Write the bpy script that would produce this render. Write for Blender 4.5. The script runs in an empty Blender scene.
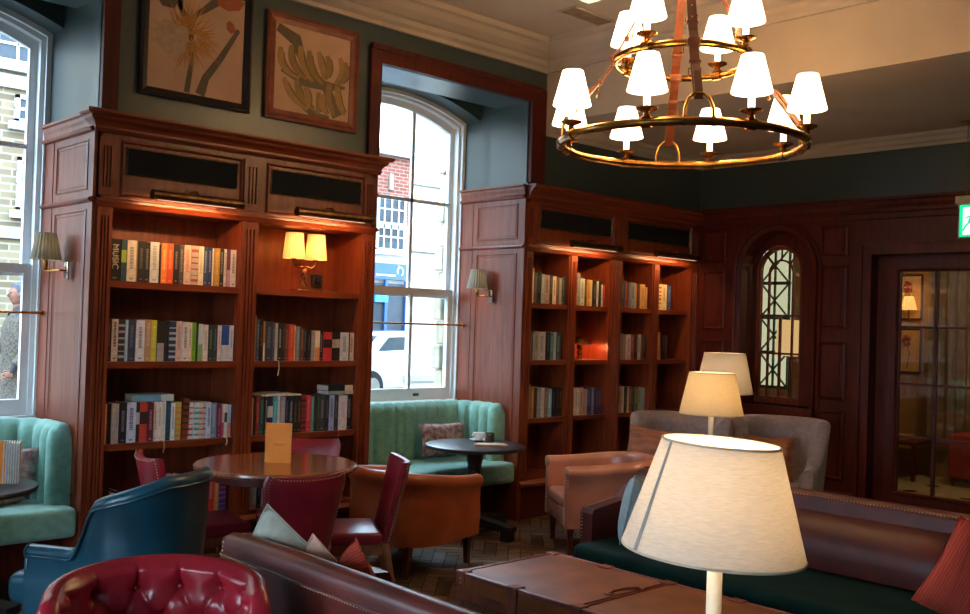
import bpy, bmesh, math, random
from mathutils import Vector, Matrix
random.seed(7)
PI = math.pi
SC = bpy.context.scene
COL = SC.collection

# ------------------------------------------------------------------ materials
def S(h):
    """sRGB hex -> linear rgba"""
    v = [int(h[i:i+2], 16)/255 for i in (0, 2, 4)]
    return tuple([c/12.92 if c <= .04045 else ((c+.055)/1.055)**2.4 for c in v]+[1])
def newmat(name):
    m = bpy.data.materials.new(name); m.use_nodes = True
    nt = m.node_tree; nt.nodes.clear()
    out = nt.nodes.new('ShaderNodeOutputMaterial')
    return m, nt, out
def pbr(name, col, rough=.5, metal=0, var=.12, scale=12, bump=0, bscale=60, stretch=(1,1,1), coat=0, spec=.5, sheen=0, col2=None, emis=None, estr=0):
    m, nt, out = newmat(name); N = nt.nodes; L = nt.links
    b = N.new('ShaderNodeBsdfPrincipled'); L.new(b.outputs[0], out.inputs[0])
    b.inputs['Roughness'].default_value = rough; b.inputs['Metallic'].default_value = metal
    b.inputs['Specular IOR Level'].default_value = spec
    if coat: b.inputs['Coat Weight'].default_value = coat; b.inputs['Coat Roughness'].default_value = .25
    if sheen: b.inputs['Sheen Weight'].default_value = sheen
    if emis: b.inputs['Emission Color'].default_value = emis; b.inputs['Emission Strength'].default_value = estr
    tc = N.new('ShaderNodeTexCoord'); mp = N.new('ShaderNodeMapping'); mp.inputs['Scale'].default_value = stretch
    L.new(tc.outputs['Object'], mp.inputs[0])
    nz = N.new('ShaderNodeTexNoise'); nz.inputs['Scale'].default_value = scale; nz.inputs['Detail'].default_value = 5
    L.new(mp.outputs[0], nz.inputs['Vector'])
    mx = N.new('ShaderNodeMix'); mx.data_type = 'RGBA'
    c = col; d = col2 or tuple([x*(1-var*2.2) for x in c[:3]]+[1])
    mx.inputs[6].default_value = c if col2 else tuple([min(1, x*(1+var)) for x in c[:3]]+[1]); mx.inputs[7].default_value = d
    rp = N.new('ShaderNodeMapRange'); rp.inputs[1].default_value = .35; rp.inputs[2].default_value = .65
    L.new(nz.outputs[0], rp.inputs[0]); L.new(rp.outputs[0], mx.inputs[0]); L.new(mx.outputs[2], b.inputs['Base Color'])
    if bump:
        n2 = N.new('ShaderNodeTexNoise'); n2.inputs['Scale'].default_value = bscale; n2.inputs['Detail'].default_value = 3
        L.new(mp.outputs[0], n2.inputs['Vector'])
        bp = N.new('ShaderNodeBump'); bp.inputs['Strength'].default_value = bump; bp.inputs['Distance'].default_value = .01
        L.new(n2.outputs[0], bp.inputs['Height']); L.new(bp.outputs[0], b.inputs['Normal'])
    return m
def brick(name, c1, c2, mortar, scale, rough=.9, bw=.22, bh=.075, swap=False):
    m, nt, out = newmat(name); N = nt.nodes; L = nt.links
    b = N.new('ShaderNodeBsdfPrincipled'); b.inputs['Roughness'].default_value = rough; L.new(b.outputs[0], out.inputs[0])
    tc = N.new('ShaderNodeTexCoord'); sp = N.new('ShaderNodeSeparateXYZ'); cb = N.new('ShaderNodeCombineXYZ')
    ad = N.new('ShaderNodeMath'); L.new(tc.outputs['Object'], sp.inputs[0]); L.new(sp.outputs[0], ad.inputs[0]); L.new(sp.outputs[1], ad.inputs[1])
    L.new(ad.outputs[0], cb.inputs[0]); L.new(sp.outputs[2], cb.inputs[1])
    t = N.new('ShaderNodeTexBrick'); L.new(cb.outputs[0], t.inputs['Vector'])
    t.inputs['Color1'].default_value = c1; t.inputs['Color2'].default_value = c2; t.inputs['Mortar'].default_value = mortar
    t.inputs['Scale'].default_value = scale; t.inputs['Brick Width'].default_value = bw; t.inputs['Row Height'].default_value = bh; t.inputs['Mortar Size'].default_value = .012
    L.new(t.outputs[0], b.inputs['Base Color'])
    return m
def emit(name, col, s):
    m, nt, out = newmat(name); e = nt.nodes.new('ShaderNodeEmission'); e.inputs[0].default_value = col; e.inputs[1].default_value = s
    nt.links.new(e.outputs[0], out.inputs[0]); return m
def shade_mat(name, col, es, trans=.6, weave=True):
    """lamp shade cloth: diffuse + translucent, with a slight weave"""
    m, nt, out = newmat(name); N = nt.nodes; L = nt.links
    d = N.new('ShaderNodeBsdfDiffuse'); t = N.new('ShaderNodeBsdfTranslucent'); mx = N.new('ShaderNodeMixShader')
    tc = N.new('ShaderNodeTexCoord'); mp = N.new('ShaderNodeMapping'); mp.inputs['Scale'].default_value = (1, 1, 9)
    mp.inputs['Rotation'].default_value = (.5, .4, 0)
    nz = N.new('ShaderNodeTexNoise'); nz.inputs['Scale'].default_value = 38; nz.inputs['Detail'].default_value = 4
    L.new(tc.outputs['Object'], mp.inputs[0]); L.new(mp.outputs[0], nz.inputs['Vector'])
    cm = N.new('ShaderNodeMix'); cm.data_type = 'RGBA'; cm.inputs[6].default_value = col; cm.inputs[7].default_value = tuple([c*(.62 if weave else 1) for c in col[:3]]+[1])
    L.new(nz.outputs[0], cm.inputs[0]); L.new(cm.outputs[2], d.inputs[0]); L.new(cm.outputs[2], t.inputs[0])
    mx.inputs[0].default_value = trans; L.new(d.outputs[0], mx.inputs[1]); L.new(t.outputs[0], mx.inputs[2])
    if es:
        e = N.new('ShaderNodeEmission'); e.inputs[0].default_value = (1, .76, .46, 1); e.inputs[1].default_value = es
        a = N.new('ShaderNodeAddShader'); L.new(mx.outputs[0], a.inputs[0]); L.new(e.outputs[0], a.inputs[1]); L.new(a.outputs[0], out.inputs[0])
    else: L.new(mx.outputs[0], out.inputs[0])
    return m
def glass(name, tint=(1, 1, 1, 1), gl=.08):
    m, nt, out = newmat(name); N = nt.nodes; L = nt.links
    t = N.new('ShaderNodeBsdfTransparent'); t.inputs[0].default_value = tint
    g = N.new('ShaderNodeBsdfGlossy'); g.inputs['Roughness'].default_value = .03
    mx = N.new('ShaderNodeMixShader'); mx.inputs[0].default_value = gl
    L.new(t.outputs[0], mx.inputs[1]); L.new(g.outputs[0], mx.inputs[2]); L.new(mx.outputs[0], out.inputs[0]); return m

M = {}
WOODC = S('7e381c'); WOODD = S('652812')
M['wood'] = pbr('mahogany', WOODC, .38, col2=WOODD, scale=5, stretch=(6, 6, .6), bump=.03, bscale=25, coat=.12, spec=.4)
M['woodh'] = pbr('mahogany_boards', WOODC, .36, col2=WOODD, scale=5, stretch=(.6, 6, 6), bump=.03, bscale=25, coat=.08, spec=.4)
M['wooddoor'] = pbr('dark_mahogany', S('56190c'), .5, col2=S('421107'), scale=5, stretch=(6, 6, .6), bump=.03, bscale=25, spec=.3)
M['table'] = pbr('polished_table', S('985a3c'), .16, col2=S('7c4429'), scale=6, stretch=(1, 7, 1), coat=.5)
M['oak'] = pbr('chair_oak', S('8a5530'), .42, col2=S('6a3c1e'), scale=8, stretch=(5, 5, .8))
M['black'] = pbr('black_paint', S('1d1a1b'), .35, var=.1)
M['leg'] = pbr('dark_leg', S('4a1a10'), .35, var=.15, coat=.2)
M['teal'] = pbr('teal_wall', S('344240'), .32, var=.03, scale=3, spec=.6, coat=.12)
M['pocket'] = pbr('dark_pocket', S('1c2224'), .9, var=.05)
M['plaster'] = pbr('ceiling_plaster', S('b2a496'), .85, var=.03, scale=2)
M['white'] = pbr('white_paint', S('dfe3e4'), .45, var=.02)
M['brass'] = pbr('aged_brass', S('b07f3e'), .27, metal=1, var=.15, scale=20)
M['bronze'] = pbr('dark_bronze', S('7a5a3c'), .4, metal=1, var=.2, scale=20)
M['nail'] = pbr('nail_brass', S('d9b98c'), .3, metal=1, var=.05)
M['chrome'] = pbr('chrome', S('d5cfc8'), .12, metal=1, var=.02)
M['grille'] = pbr('grille_black', S('101114'), .85, var=.1)
M['green'] = pbr('green_velvet_bench', S('73a592'), .75, var=.08, scale=20, bump=.05, bscale=200, sheen=.4)
M['blue'] = pbr('blue_leather', S('174556'), .3, var=.15, scale=5, bump=.06, bscale=90, coat=.2)
M['red'] = pbr('red_leather', S('a0202e'), .27, var=.12, scale=5, bump=.08, bscale=80, coat=.2)
M['maroon'] = pbr('maroon_leather', S('602620'), .36, var=.15, scale=4, bump=.08, bscale=80, coat=.1)
M['chairred'] = pbr('wine_leather', S('861a28'), .32, var=.1, scale=6, bump=.05, bscale=90, coat=.15)
M['tan'] = pbr('tan_leather', S('a86a54'), .28, var=.1, scale=5, bump=.06, bscale=90, coat=.15)
M['orange'] = pbr('orange_tan_leather', S('a5522c'), .38, var=.1, scale=5, bump=.06, bscale=90, coat=.1)
M['brown'] = pbr('brown_leather', S('541e17'), .45, var=.2, scale=4, bump=.08, bscale=70, spec=.35)
M['velvet'] = pbr('dark_green_velvet', S('04261f'), .85, var=.2, scale=5, spec=.15)
M['grey'] = pbr('grey_wool', S('85736f'), .85, var=.08, scale=30, bump=.05, bscale=250, sheen=.3)
M['trunk'] = pbr('trunk_leather', S('945426'), .5, var=.15, scale=5, bump=.06, bscale=60, spec=.35)
M['trunkside'] = pbr('trunk_cloth', S('6e4424'), .7, var=.25, scale=60)
M['trunktrim'] = pbr('trunk_trim', S('8e4632'), .4, var=.15, scale=12)
M['strap'] = pbr('saddle_leather', S('86482a'), .4, var=.15, scale=10)
M['strapdark'] = pbr('dark_saddle_leather', S('4f2a20'), .4, var=.15, scale=10)
M['cream'] = pbr('cream_enamel', S('e9dcc0'), .4, var=.03)
M['candle'] = pbr('candle_tube', S('f3e6cc'), .5, var=.02, emis=(1, .75, .42, 1), estr=1.6)
M['shade'] = shade_mat('linen_shade', S('ece6da'), 0, .4)
M['shadeL'] = shade_mat('linen_shade_deep', S('efe2c4'), 0, .5)
M['chshade'] = shade_mat('chandelier_shade', S('fff4e0'), 2.0, .5, False)
M['shelfshade'] = shade_mat('cream_pleated_shade', S('f2dfb8'), 0, .5, False)
M['sconceshade'] = shade_mat('sage_pleated_shade', S('9c9c90'), 0, .4, False)
M['paper'] = pbr('pages', S('d9cdb6'), .9, var=.1, scale=80)
M['menu'] = pbr('orange_menu', S('ee8a12'), .55, var=.03)
M['menuink'] = pbr('menu_print', S('a8660c'), .6, var=.02)
M['china'] = pbr('white_china', S('e8e8e6'), .2, var=.01)
M['artpaper'] = pbr('aged_paper', S('c8a284'), .8, var=.06, scale=3)
M['frameblack'] = pbr('black_frame', S('241815'), .4, var=.1)
M['framewood'] = pbr('reddish_frame', S('8a4426'), .4, col2=S('6c3018'), scale=9)
M['glass'] = glass('window_glass', (1, 1, 1, 1), .05)
M['doorglass'] = glass('door_glass', (.8, .75, .62, 1), .1)
M['carpaint'] = pbr('white_car', S('d8dcdf'), .3, var=.02, coat=.5)
M['carglass'] = pbr('car_glass', S('3c4a52'), .1, var=.05)
M['tyre'] = pbr('tyre', S('222222'), .8)
M['pave'] = pbr('pavement', S('6c6a64'), .9, var=.1, scale=6)
M['road'] = pbr('road', S('6e7072'), .9, var=.1, scale=6)
M['buff'] = brick('buff_brick', S('7c6c52'), S('5e503a'), S('8a8272'), 1.0, bw=.30, bh=.10)
M['redbrick'] = brick('red_brick', S('7a3c2c'), S('683024'), S('806c60'), 1.0, bw=.26, bh=.09)
M['stone'] = pbr('pale_stone', S('8c877c'), .85, var=.06, scale=3)
M['stonerough'] = pbr('rough_stone', S('b4a88e'), .9, var=.2, scale=4, bump=.6, bscale=12)
M['render'] = pbr('white_render', S('b4b0a8'), .85, var=.04, scale=2)
M['extglass'] = pbr('far_panes', S('2c343c'), .7, var=.3, scale=1.5)
M['shopblue'] = pbr('shopfront_blue', S('164a86'), .45, var=.05)
M['shopbright'] = pbr('shop_sign_cyan', S('1f9be0'), .4, var=.05)
M['skin'] = pbr('skin', S('80503c'), .6, var=.05)
M['hairgrey'] = pbr('grey_hair', S('4a4a50'), .8, var=.3, scale=80)
M['tweed'] = pbr('tweed_coat', S('5e5446'), .95, col2=S('2a2622'), scale=55)
M['trouser'] = pbr('dark_trousers', S('2c2e36'), .9)
M['exitgreen'] = emit('exit_green', S('12a56a'), 1.0)
M['exitwhite'] = emit('exit_white', S('d8fff0'), 1.1)
M['lattice'] = pbr('green_lattice', S('1f6a58'), .5)
M['mirrorglow'] = emit('mirror_lattice_glow', (.8, .93, .85, 1), .5)  # glow of the lattice that stands in for a mirror reflection
M['lobbywall'] = pbr('lobby_wall', S('8a6a42'), .8, var=.05)
M['tile1'] = pbr('cream_tile', S('b5a98e'), .25, var=.06, scale=4)
M['tile2'] = pbr('black_tile', S('26241f'), .25)
M['curtain'] = pbr('grey_curtain', S('6b6458'), .85, var=.1)
CM = {}
def cmat(h, rough=.55):
    if h not in CM: CM[h] = pbr('cover_'+h, S(h), rough, var=.07, scale=30)
    return CM[h]
def wovenmat(name, c1, c2, scale, ang=0):
    m, nt, out = newmat(name); N = nt.nodes; L = nt.links
    b = N.new('ShaderNodeBsdfPrincipled'); b.inputs['Roughness'].default_value = .9; L.new(b.outputs[0], out.inputs[0])
    tc = N.new('ShaderNodeTexCoord'); mp = N.new('ShaderNodeMapping'); mp.inputs['Rotation'].default_value = (0, 0, ang)
    w = N.new('ShaderNodeTexWave'); w.inputs['Scale'].default_value = scale; w.inputs['Distortion'].default_value = 1.5; w.inputs['Detail'].default_value = 2
    L.new(tc.outputs['Object'], mp.inputs[0]); L.new(mp.outputs[0], w.inputs[0])
    mx = N.new('ShaderNodeMix'); mx.data_type = 'RGBA'; mx.inputs[6].default_value = c1; mx.inputs[7].default_value = c2
    L.new(w.outputs[0], mx.inputs[0]); L.new(mx.outputs[2], b.inputs['Base Color'])
    bp = N.new('ShaderNodeBump'); bp.inputs['Strength'].default_value = .3; bp.inputs['Distance'].default_value = .01
    L.new(w.outputs[0], bp.inputs['Height']); L.new(bp.outputs[0], b.inputs['Normal']); return m
M['cushred'] = wovenmat('red_ribbed_cloth', S('b8402a'), S('96301f'), 26)
M['cushorange'] = pbr('rust_silk', S('9a5526'), .5, col2=S('6e3616'), scale=7, stretch=(1, 1, 4), sheen=.2)
M['cushpattern'] = pbr('plum_cloud_cloth', S('6b3f42'), .85, col2=S('a8948a'), scale=22)
M['cushsage'] = pbr('sage_linen', S('aaa898'), .9, var=.05, scale=30, bump=.1, bscale=300)
M['cushpink'] = pbr('blush_linen', S('d0a48e'), .9, var=.05, scale=30, bump=.1, bscale=300)
M['cushblue'] = pbr('pale_blue_linen', S('a3b0b0'), .9, var=.05, scale=30, bump=.1, bscale=300)

# ------------------------------------------------------------------ mesh builder
class MB:
    def __init__(s): s.v = []; s.f = []; s.mi = []; s.cur = 0
    def add(s, vs, fs):
        o = len(s.v); s.v += [Vector(v) for v in vs]; s.f += [tuple(o+i for i in f) for f in fs]; s.mi += [s.cur]*len(fs); return s
    def box(s, x0, x1, y0, y1, z0, z1, R=None, c=None):
        vs = [Vector((x, y, z)) for z in (z0, z1) for y in (y0, y1) for x in (x0, x1)]
        if R: vs = [(R @ (v-Vector(c)))+Vector(c) for v in vs]
        return s.add(vs, [(0, 2, 3, 1), (4, 5, 7, 6), (0, 1, 5, 4), (2, 6, 7, 3), (0, 4, 6, 2), (1, 3, 7, 5)])
    def rbox(s, x0, x1, y0, y1, z0, z1, r=.02, n=3):
        """box with rounded edges (bevelled)"""
        bm = bmesh.new(); vs = [bm.verts.new((x, y, z)) for z in (z0, z1) for y in (y0, y1) for x in (x0, x1)]
        for f in [(0, 2, 3, 1), (4, 5, 7, 6), (0, 1, 5, 4), (2, 6, 7, 3), (0, 4, 6, 2), (1, 3, 7, 5)]: bm.faces.new([vs[i] for i in f])
        bmesh.ops.bevel(bm, geom=list(bm.edges), offset=r, segments=n, affect='EDGES', profile=.5)
        bm.verts.index_update(); s.add([v.co.copy() for v in bm.verts], [[v.index for v in f.verts] for f in bm.faces]); bm.free(); return s
    def lathe(s, prof, c=(0, 0, 0), n=24, wave=0, wn=0, axis=None):
        vs = []; k = len(prof)
        for i in range(n):
            a = 2*PI*i/n
            for (r, z) in prof:
                rr = r*(1+wave*(1 if i % 2 else -1)) if wave else r
                v = Vector((rr*math.cos(a), rr*math.sin(a), z))
                if axis: v = axis @ v
                vs.append(v+Vector(c))
        fs = [(i*k+j, ((i+1) % n)*k+j, ((i+1) % n)*k+j+1, i*k+j+1) for i in range(n) for j in range(k-1)]
        if prof[0][0] > 1e-5 and True: fs.append(tuple(i*k for i in range(n))[::-1]) if s.capb else None
        if prof[-1][0] > 1e-5: fs.append(tuple(i*k+k-1 for i in range(n))) if s.capb else None
        return s.add(vs, fs)
    capb = True
    def open_lathe(s, *a, **k):
        s.capb = False; s.lathe(*a, **k); s.capb = True; return s
    def tube(s, pts, r, n=8, closed=False, flat=None):
        pts = [Vector(p) for p in pts]; m = len(pts); vs = []; up = Vector((0, 0, 1))
        rs = r if isinstance(r, (list, tuple)) else [r]*m
        prev = None
        for i, p in enumerate(pts):
            t = (pts[(i+1) % m]-pts[i-1]) if closed else (pts[min(i+1, m-1)]-pts[max(i-1, 0)])
            t.normalize()
            if prev is None:
                a = t.cross(up)
                if a.length < .1: a = t.cross(Vector((1, 0, 0)))
            else:
                a = prev-t*prev.dot(t)
            a.normalize(); prev = a; b = t.cross(a)
            for j in range(n):
                th = 2*PI*j/n; ca, sa = math.cos(th), math.sin(th)
                if flat: ca *= flat
                vs.append(p+(a*ca+b*sa)*rs[i])
        fs = [(i*n+j, i*n+(j+1) % n, ((i+1) % m)*n+(j+1) % n, ((i+1) % m)*n+j) for i in range(m if closed else m-1) for j in range(n)]
        if not closed: fs += [tuple(range(n))[::-1], tuple((m-1)*n+j for j in range(n))]
        return s.add(vs, fs)
    def torus(s, c, R, r, n=64, k=10): return s.tube([(c[0]+R*math.cos(2*PI*i/n), c[1]+R*math.sin(2*PI*i/n), c[2]) for i in range(n)], r, k, True)
    def ball(s, c, r, sz=1, n=10, m=6, sq=None):
        prof = [(max(1e-6, r*math.sin(PI*j/m)), -r*sz*math.cos(PI*j/m)) for j in range(m+1)]
        return s.open_lathe(prof, c, n)
    def prism(s, poly, z0, z1, fn=None):
        """poly in 2-D extruded; fn maps (u,v,w)->xyz"""
        k = len(poly); fn = fn or (lambda u, v, w: (u, v, w))
        vs = [fn(u, v, z0) for u, v in poly]+[fn(u, v, z1) for u, v in poly]
        return s.add(vs, [tuple(range(k))[::-1], tuple(range(k, 2*k))]+[(i, (i+1) % k, k+(i+1) % k, k+i) for i in range(k)])
    def sweep(s, rings, closed=False, cap=True):
        k = len(rings[0]); m = len(rings); vs = [v for r in rings for v in r]
        fs = [(i*k+j, ((i+1) % m)*k+j, ((i+1) % m)*k+(j+1) % k, i*k+(j+1) % k) for i in range(m if closed else m-1) for j in range(k)]
        if cap and not closed: fs += [tuple(range(k)), tuple((m-1)*k+j for j in range(k))[::-1]]
        return s.add(vs, fs)
    def moulding(s, plan, prof, z=0):
        """plan polyline (x,y), profile (out,z): out is to the RIGHT of travel; mitred"""
        P = [Vector(p) for p in plan]; rings = []
        for i, p in enumerate(P):
            ds = []
            if i > 0: ds.append((P[i]-P[i-1]).normalized())
            if i < len(P)-1: ds.append((P[i+1]-P[i]).normalized())
            ns = [Vector((d.y, -d.x)) for d in ds]
            n = ns[0] if len(ns) == 1 else (ns[0]+ns[1])/(1+ns[0].dot(ns[1]))
            rings.append([(p.x+n.x*o, p.y+n.y*o, z+h) for o, h in prof])
        return s.sweep(rings)
    def frame(s, u0, u1, v0, v1, w, d0, d1, fn):
        """rectangular frame moulding in a (u,v) plane, depth d0..d1"""
        prof = [(0, d0), (0, d1), (w*.5, d1+(d1-d0)*.35), (w, d0)]
        cs = [(u0, v0, 1, 1), (u1, v0, -1, 1), (u1, v1, -1, -1), (u0, v1, 1, -1)]
        rings = [[fn(u+sx*o, v+sy*o, d) for o, d in prof] for u, v, sx, sy in cs]
        return s.sweep(rings, closed=True)
    def build(s, name, mat, parent=None, world=False, smooth=0, off=None, mods=None):
        me = bpy.data.meshes.new(name)
        vs = s.v
        if world and parent is not None:
            W = Matrix.Translation(parent.location) @ Matrix.Rotation(parent.rotation_euler.z, 4, 'Z')
            p2 = parent.parent
            if p2 is not None: W = Matrix.Translation(p2.location) @ Matrix.Rotation(p2.rotation_euler.z, 4, 'Z') @ W
            inv = W.inverted(); vs = [inv @ v for v in vs]
        if off: vs = [v-Vector(off) for v in vs]
        me.from_pydata([tuple(v) for v in vs], [], s.f)
        bm = bmesh.new(); bm.from_mesh(me)
        bmesh.ops.recalc_face_normals(bm, faces=bm.faces); bm.to_mesh(me); bm.free()
        ms = mat if isinstance(mat, (list, tuple)) else [mat]
        for m in ms: me.materials.append(M[m] if isinstance(m, str) else m)
        if len(ms) > 1:
            for p, i in zip(me.polygons, s.mi): p.material_index = i
        if smooth:
            me.polygons.foreach_set('use_smooth', [True]*len(me.polygons)); me.set_sharp_from_angle(angle=math.radians(smooth))
        o = bpy.data.objects.new(name, me); COL.objects.link(o)
        if parent is not None: o.parent = parent
        if off: o.location = off
        return o
def tag(o, label, cat, group=None, kind=None):
    if label: o['label'] = label
    if cat: o['category'] = cat
    if group: o['group'] = group
    if kind: o['kind'] = kind
    return o
def thing(name, label, cat, loc=(0, 0, 0), rz=0, group=None):
    o = bpy.data.objects.new(name, None); COL.objects.link(o); o.location = loc; o.rotation_euler = (0, 0, rz)
    o.empty_display_size = .1
    return tag(o, label, cat, group)
def struct(name, mb, mat, smooth=0, parent=None):
    o = mb.build(name, mat, parent, smooth=smooth)
    if parent is None: o['kind'] = 'structure'
    return o
def kids(o): return [c for c in bpy.data.objects if c.parent == o]
def dup(root, loc, rz, label, group=None):
    r = root.copy(); COL.objects.link(r); r.location = loc; r.rotation_euler = (0, 0, rz); r['label'] = label
    if group: r['group'] = group
    for ch in kids(root):
        c = ch.copy(); COL.objects.link(c); c.parent = r
        for g in kids(ch):
            d = g.copy(); COL.objects.link(d); d.parent = c
    return r
def point_light(name, loc, power, col=(1, .62, .3), r=.03, parent=None):
    l = bpy.data.lights.new(name, 'POINT'); l.energy = power; l.color = col; l.shadow_soft_size = r
    o = bpy.data.objects.new(name, l); COL.objects.link(o); o.location = loc; return o

WX = 8.67   # right wall plane
FY = 6.0    # bookcase face / upper wall plane
WY = 6.85   # window plane
H = 1.69
# ------------------------------------------------------------------ room shell
# floor: herringbone blocks over a dark bed
mb = MB(); mb.cur = 0
mb.box(-3.4, 8.9, -2.2, 7.0, -.12, -.006)
L_, W_ = .36, .09; a45 = Matrix.Rotation(PI/4, 3, 'Z')
rnd = random.Random(3)
def block(cx, cy, w, h):
    c = a45 @ Vector((cx, cy, 0))
    if not (-2.4 < c.x < 8.55 and -2.1 < c.y < 6.25): return
    g = .004; vs = [a45 @ Vector((cx+sx*(w/2-g), cy+sy*(h/2-g), z)) for z in (-.012, 0) for sy in (-1, 1) for sx in (-1, 1)]
    mb.cur = rnd.choice((1, 2, 2, 3, 3, 4))
    mb.add(vs, [(4, 5, 7, 6), (0, 1, 5, 4), (2, 6, 7, 3), (0, 4, 6, 2), (1, 3, 7, 5)])
n = int(L_/W_)
for i in range(-70, 110):
    for j in range(-26, 30):
        # classic herringbone lattice: shift along (W,W) and (L,-L)
        ox = i*W_+j*L_; oy = i*W_-j*L_
        block(ox+L_/2, oy+W_/2, L_, W_)
        block(ox+L_+W_/2-L_-W_+W_*0, oy+L_/2, W_, L_)
struct('floor', mb, [pbr('floor_bed', S('2a201b'), .8), pbr('floor_block_a', S('7a6250'), .42, var=.15), pbr('floor_block_b', S('66503f'), .4, var=.15), pbr('floor_block_c', S('56402f'), .38, var=.15), pbr('floor_block_d', S('483226'), .4, var=.15)])

ZC = 4.12; ZS = 3.46; FX = 6.3
mb = MB(); mb.box(-3.4, FX, -2.2, 7.0, ZC, ZC+.15); mb.box(FX, 8.9, -2.2, 7.0, ZS, ZC+.15)
struct('ceiling', mb, 'plaster')
# cornices
corn = [(0, 3.90), (.03, 3.90), (.035, 3.93), (.07, 3.95), (.08, 3.985), (.11, 3.995), (.17, 4.03), (.21, 4.07), (.25, 4.08), (.26, ZC), (0, ZC)]
mb = MB(); mb.moulding([(-3.3, FY), (FX, FY), (FX, -2.1)], corn)
struct('trim_1', mb, 'plaster')
corn2 = [(0, 3.355), (.02, 3.355), (.03, 3.38), (.06, 3.39), (.08, 3.42), (.11, 3.435), (.13, ZS), (0, ZS)]
mb = MB(); mb.moulding([(FX-.0, FY), (WX, FY), (WX, -2.1)], corn2)
struct('trim_2', mb, 'plaster')

# window wall with two deep arched openings
W0 = (-2.99, -1.36); W1 = (.74, 2.37); W2 = (4.47, 6.10)
mb = MB()
for x0, x1 in ((-3.3, W0[0]), (W0[1], W1[0]), (W1[1], W2[0]), (W2[1], WX+.25)):
    mb.box(x0, x1, FY+.38, WY+.15, 0, 2.85)
    mb.box(x0, x1, FY, WY+.15, 2.85, ZC)
for x0, x1 in (W0, W1, W2):
    mb.box(x0, x1, FY, FY+.43, 3.62, ZC)       # flat soffit
    mb.box(x0, x1, WY-.1, WY+.15, 0, .80)      # wall below the sill
    # arched head
    xc = (x0+x1)/2; hw = (x1-x0)/2; rise = .17; R = (hw*hw+rise*rise)/(2*rise); za = 3.70
    arc = [(xc+hw*(-1+2*t/20), za-R+math.sqrt(R*R-(hw*(-1+2*t/20))**2)) for t in range(21)]
    mb.prism([(x0, ZC)]+arc+[(x1, ZC)], WY-.22, WY+.15, lambda u, v, w: (u, w, v))
struct('wall_window_side', mb, 'teal')
mb = MB()
for x0, x1 in (W1, W2): mb.box(x0+.002, x1-.002, FY+.432, WY-.222, 3.98, ZC-.01)
struct('trim_3', mb, 'pocket')

# wood panelled reveals below the cap moulding, each side of both openings
fx = lambda s, X: (lambda u, v, d: (X-s*d, u, v))     # (Y,Z,depth) -> xyz on a side face
def reveal(k, X, s):
    """s=+1: panelling at the right side of an opening (faces -X)"""
    mb = MB(); a, b = sorted((X, X-s*.02))
    mb.box(a, b, FY+.001, WY-.03, 0, 2.80)
    fn = fx(s, X-s*.02)
    for z0, z1 in ((2.43, 2.74), (.55, 2.31)):
        mb.frame(FY+.085, FY+.60, z0, z1, .014, -.001, .005, fn)
        mb.frame(FY+.11, FY+.575, z0+.025, z1-.025, .008, -.001, .002, fn)
    mb.box(*sorted((X-s*.02, X-s*.024)), FY+.66, FY+.665, 0, 2.78)
    struct('trim_%d' % k, mb, 'wood')
    mb = MB()
    prof = [(0, 2.78), (.025, 2.785), (.03, 2.80), (.012, 2.815), (.015, 2.84), (.02, 2.86), (.022, 2.88), (.035, 2.89), (.035, 2.905), (0, 2.905)]
    mid = [(0, 2.35), (.02, 2.355), (.03, 2.365), (.02, 2.378), (0, 2.385)]
    pl = [(X-s*.02, WY-.03), (X-s*.02, FY)]
    if s < 0: pl = pl[::-1]
    mb.moulding(pl, [(o*1, z) for o, z in prof]); mb.moulding(pl, mid)
    struct('trim_%d' % (k+1), mb, 'wood')
reveal(4, W1[1], 1); reveal(6, W2[0], -1); reveal(8, W2[1], 1); reveal(10, W1[0], -1)
# dark wood casings round the upper openings
k = 12
for x0, x1 in (W1, W2):
    mb = MB(); mb.box(x0-.1, x0, FY-.035, FY+.02, 2.92, 3.62); mb.box(x1, x1+(.17 if x1 > 5 else .1), FY-.035, FY+.02, 2.92, 3.62)
    mb.box(x0-.1, x1+(.17 if x1 > 5 else .1), FY-.035, FY+.02, 3.62, 3.74)
    mb.box(x0-.1, x1+.1, FY-.05, FY-.02, 3.715, 3.755)
    struct('trim_%d' % k, mb, 'wooddoor'); k += 1

# right wall: panelled dado to 2.9 m, green above, arched mirror niche built as a window and a glazed door
NY0, NY1, NZS, NZ0 = 4.70, 5.47, 2.30, .98      # niche opening
DY0, DY1, DZ = 2.2, 4.12, 2.42                    # door opening
mb = MB(); T = .3
mb.box(WX, WX+T, -2.2, 7.0, 2.85, ZC)
struct('wall_right', mb, 'teal')
mb = MB()
def arcpts(y0, y1, zs, n=16):
    c = (y0+y1)/2; r = (y1-y0)/2; return [(c-r*math.cos(PI*t/n), zs+r*math.sin(PI*t/n)) for t in range(n+1)]
ex = lambda u, v, w: (w, u, v)
mb.box(WX, WX+T, NY1, 7.0, 0, 2.85); mb.box(WX, WX+T, NY0, NY1, 0, NZ0)
mb.prism([(NY0, 2.85)]+arcpts(NY0, NY1, NZS)+[(NY1, 2.85)], WX, WX+T, ex)
mb.box(WX, WX+T, DY1, NY0, 0, 2.85); mb.box(WX, WX+T, DY0, DY1, DZ, 2.85); mb.box(WX, WX+T, -2.2, DY0, 0, 2.85)
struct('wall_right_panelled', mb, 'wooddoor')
mb = MB(); fr = lambda u, v, d: (WX-d, u, v)
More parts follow.
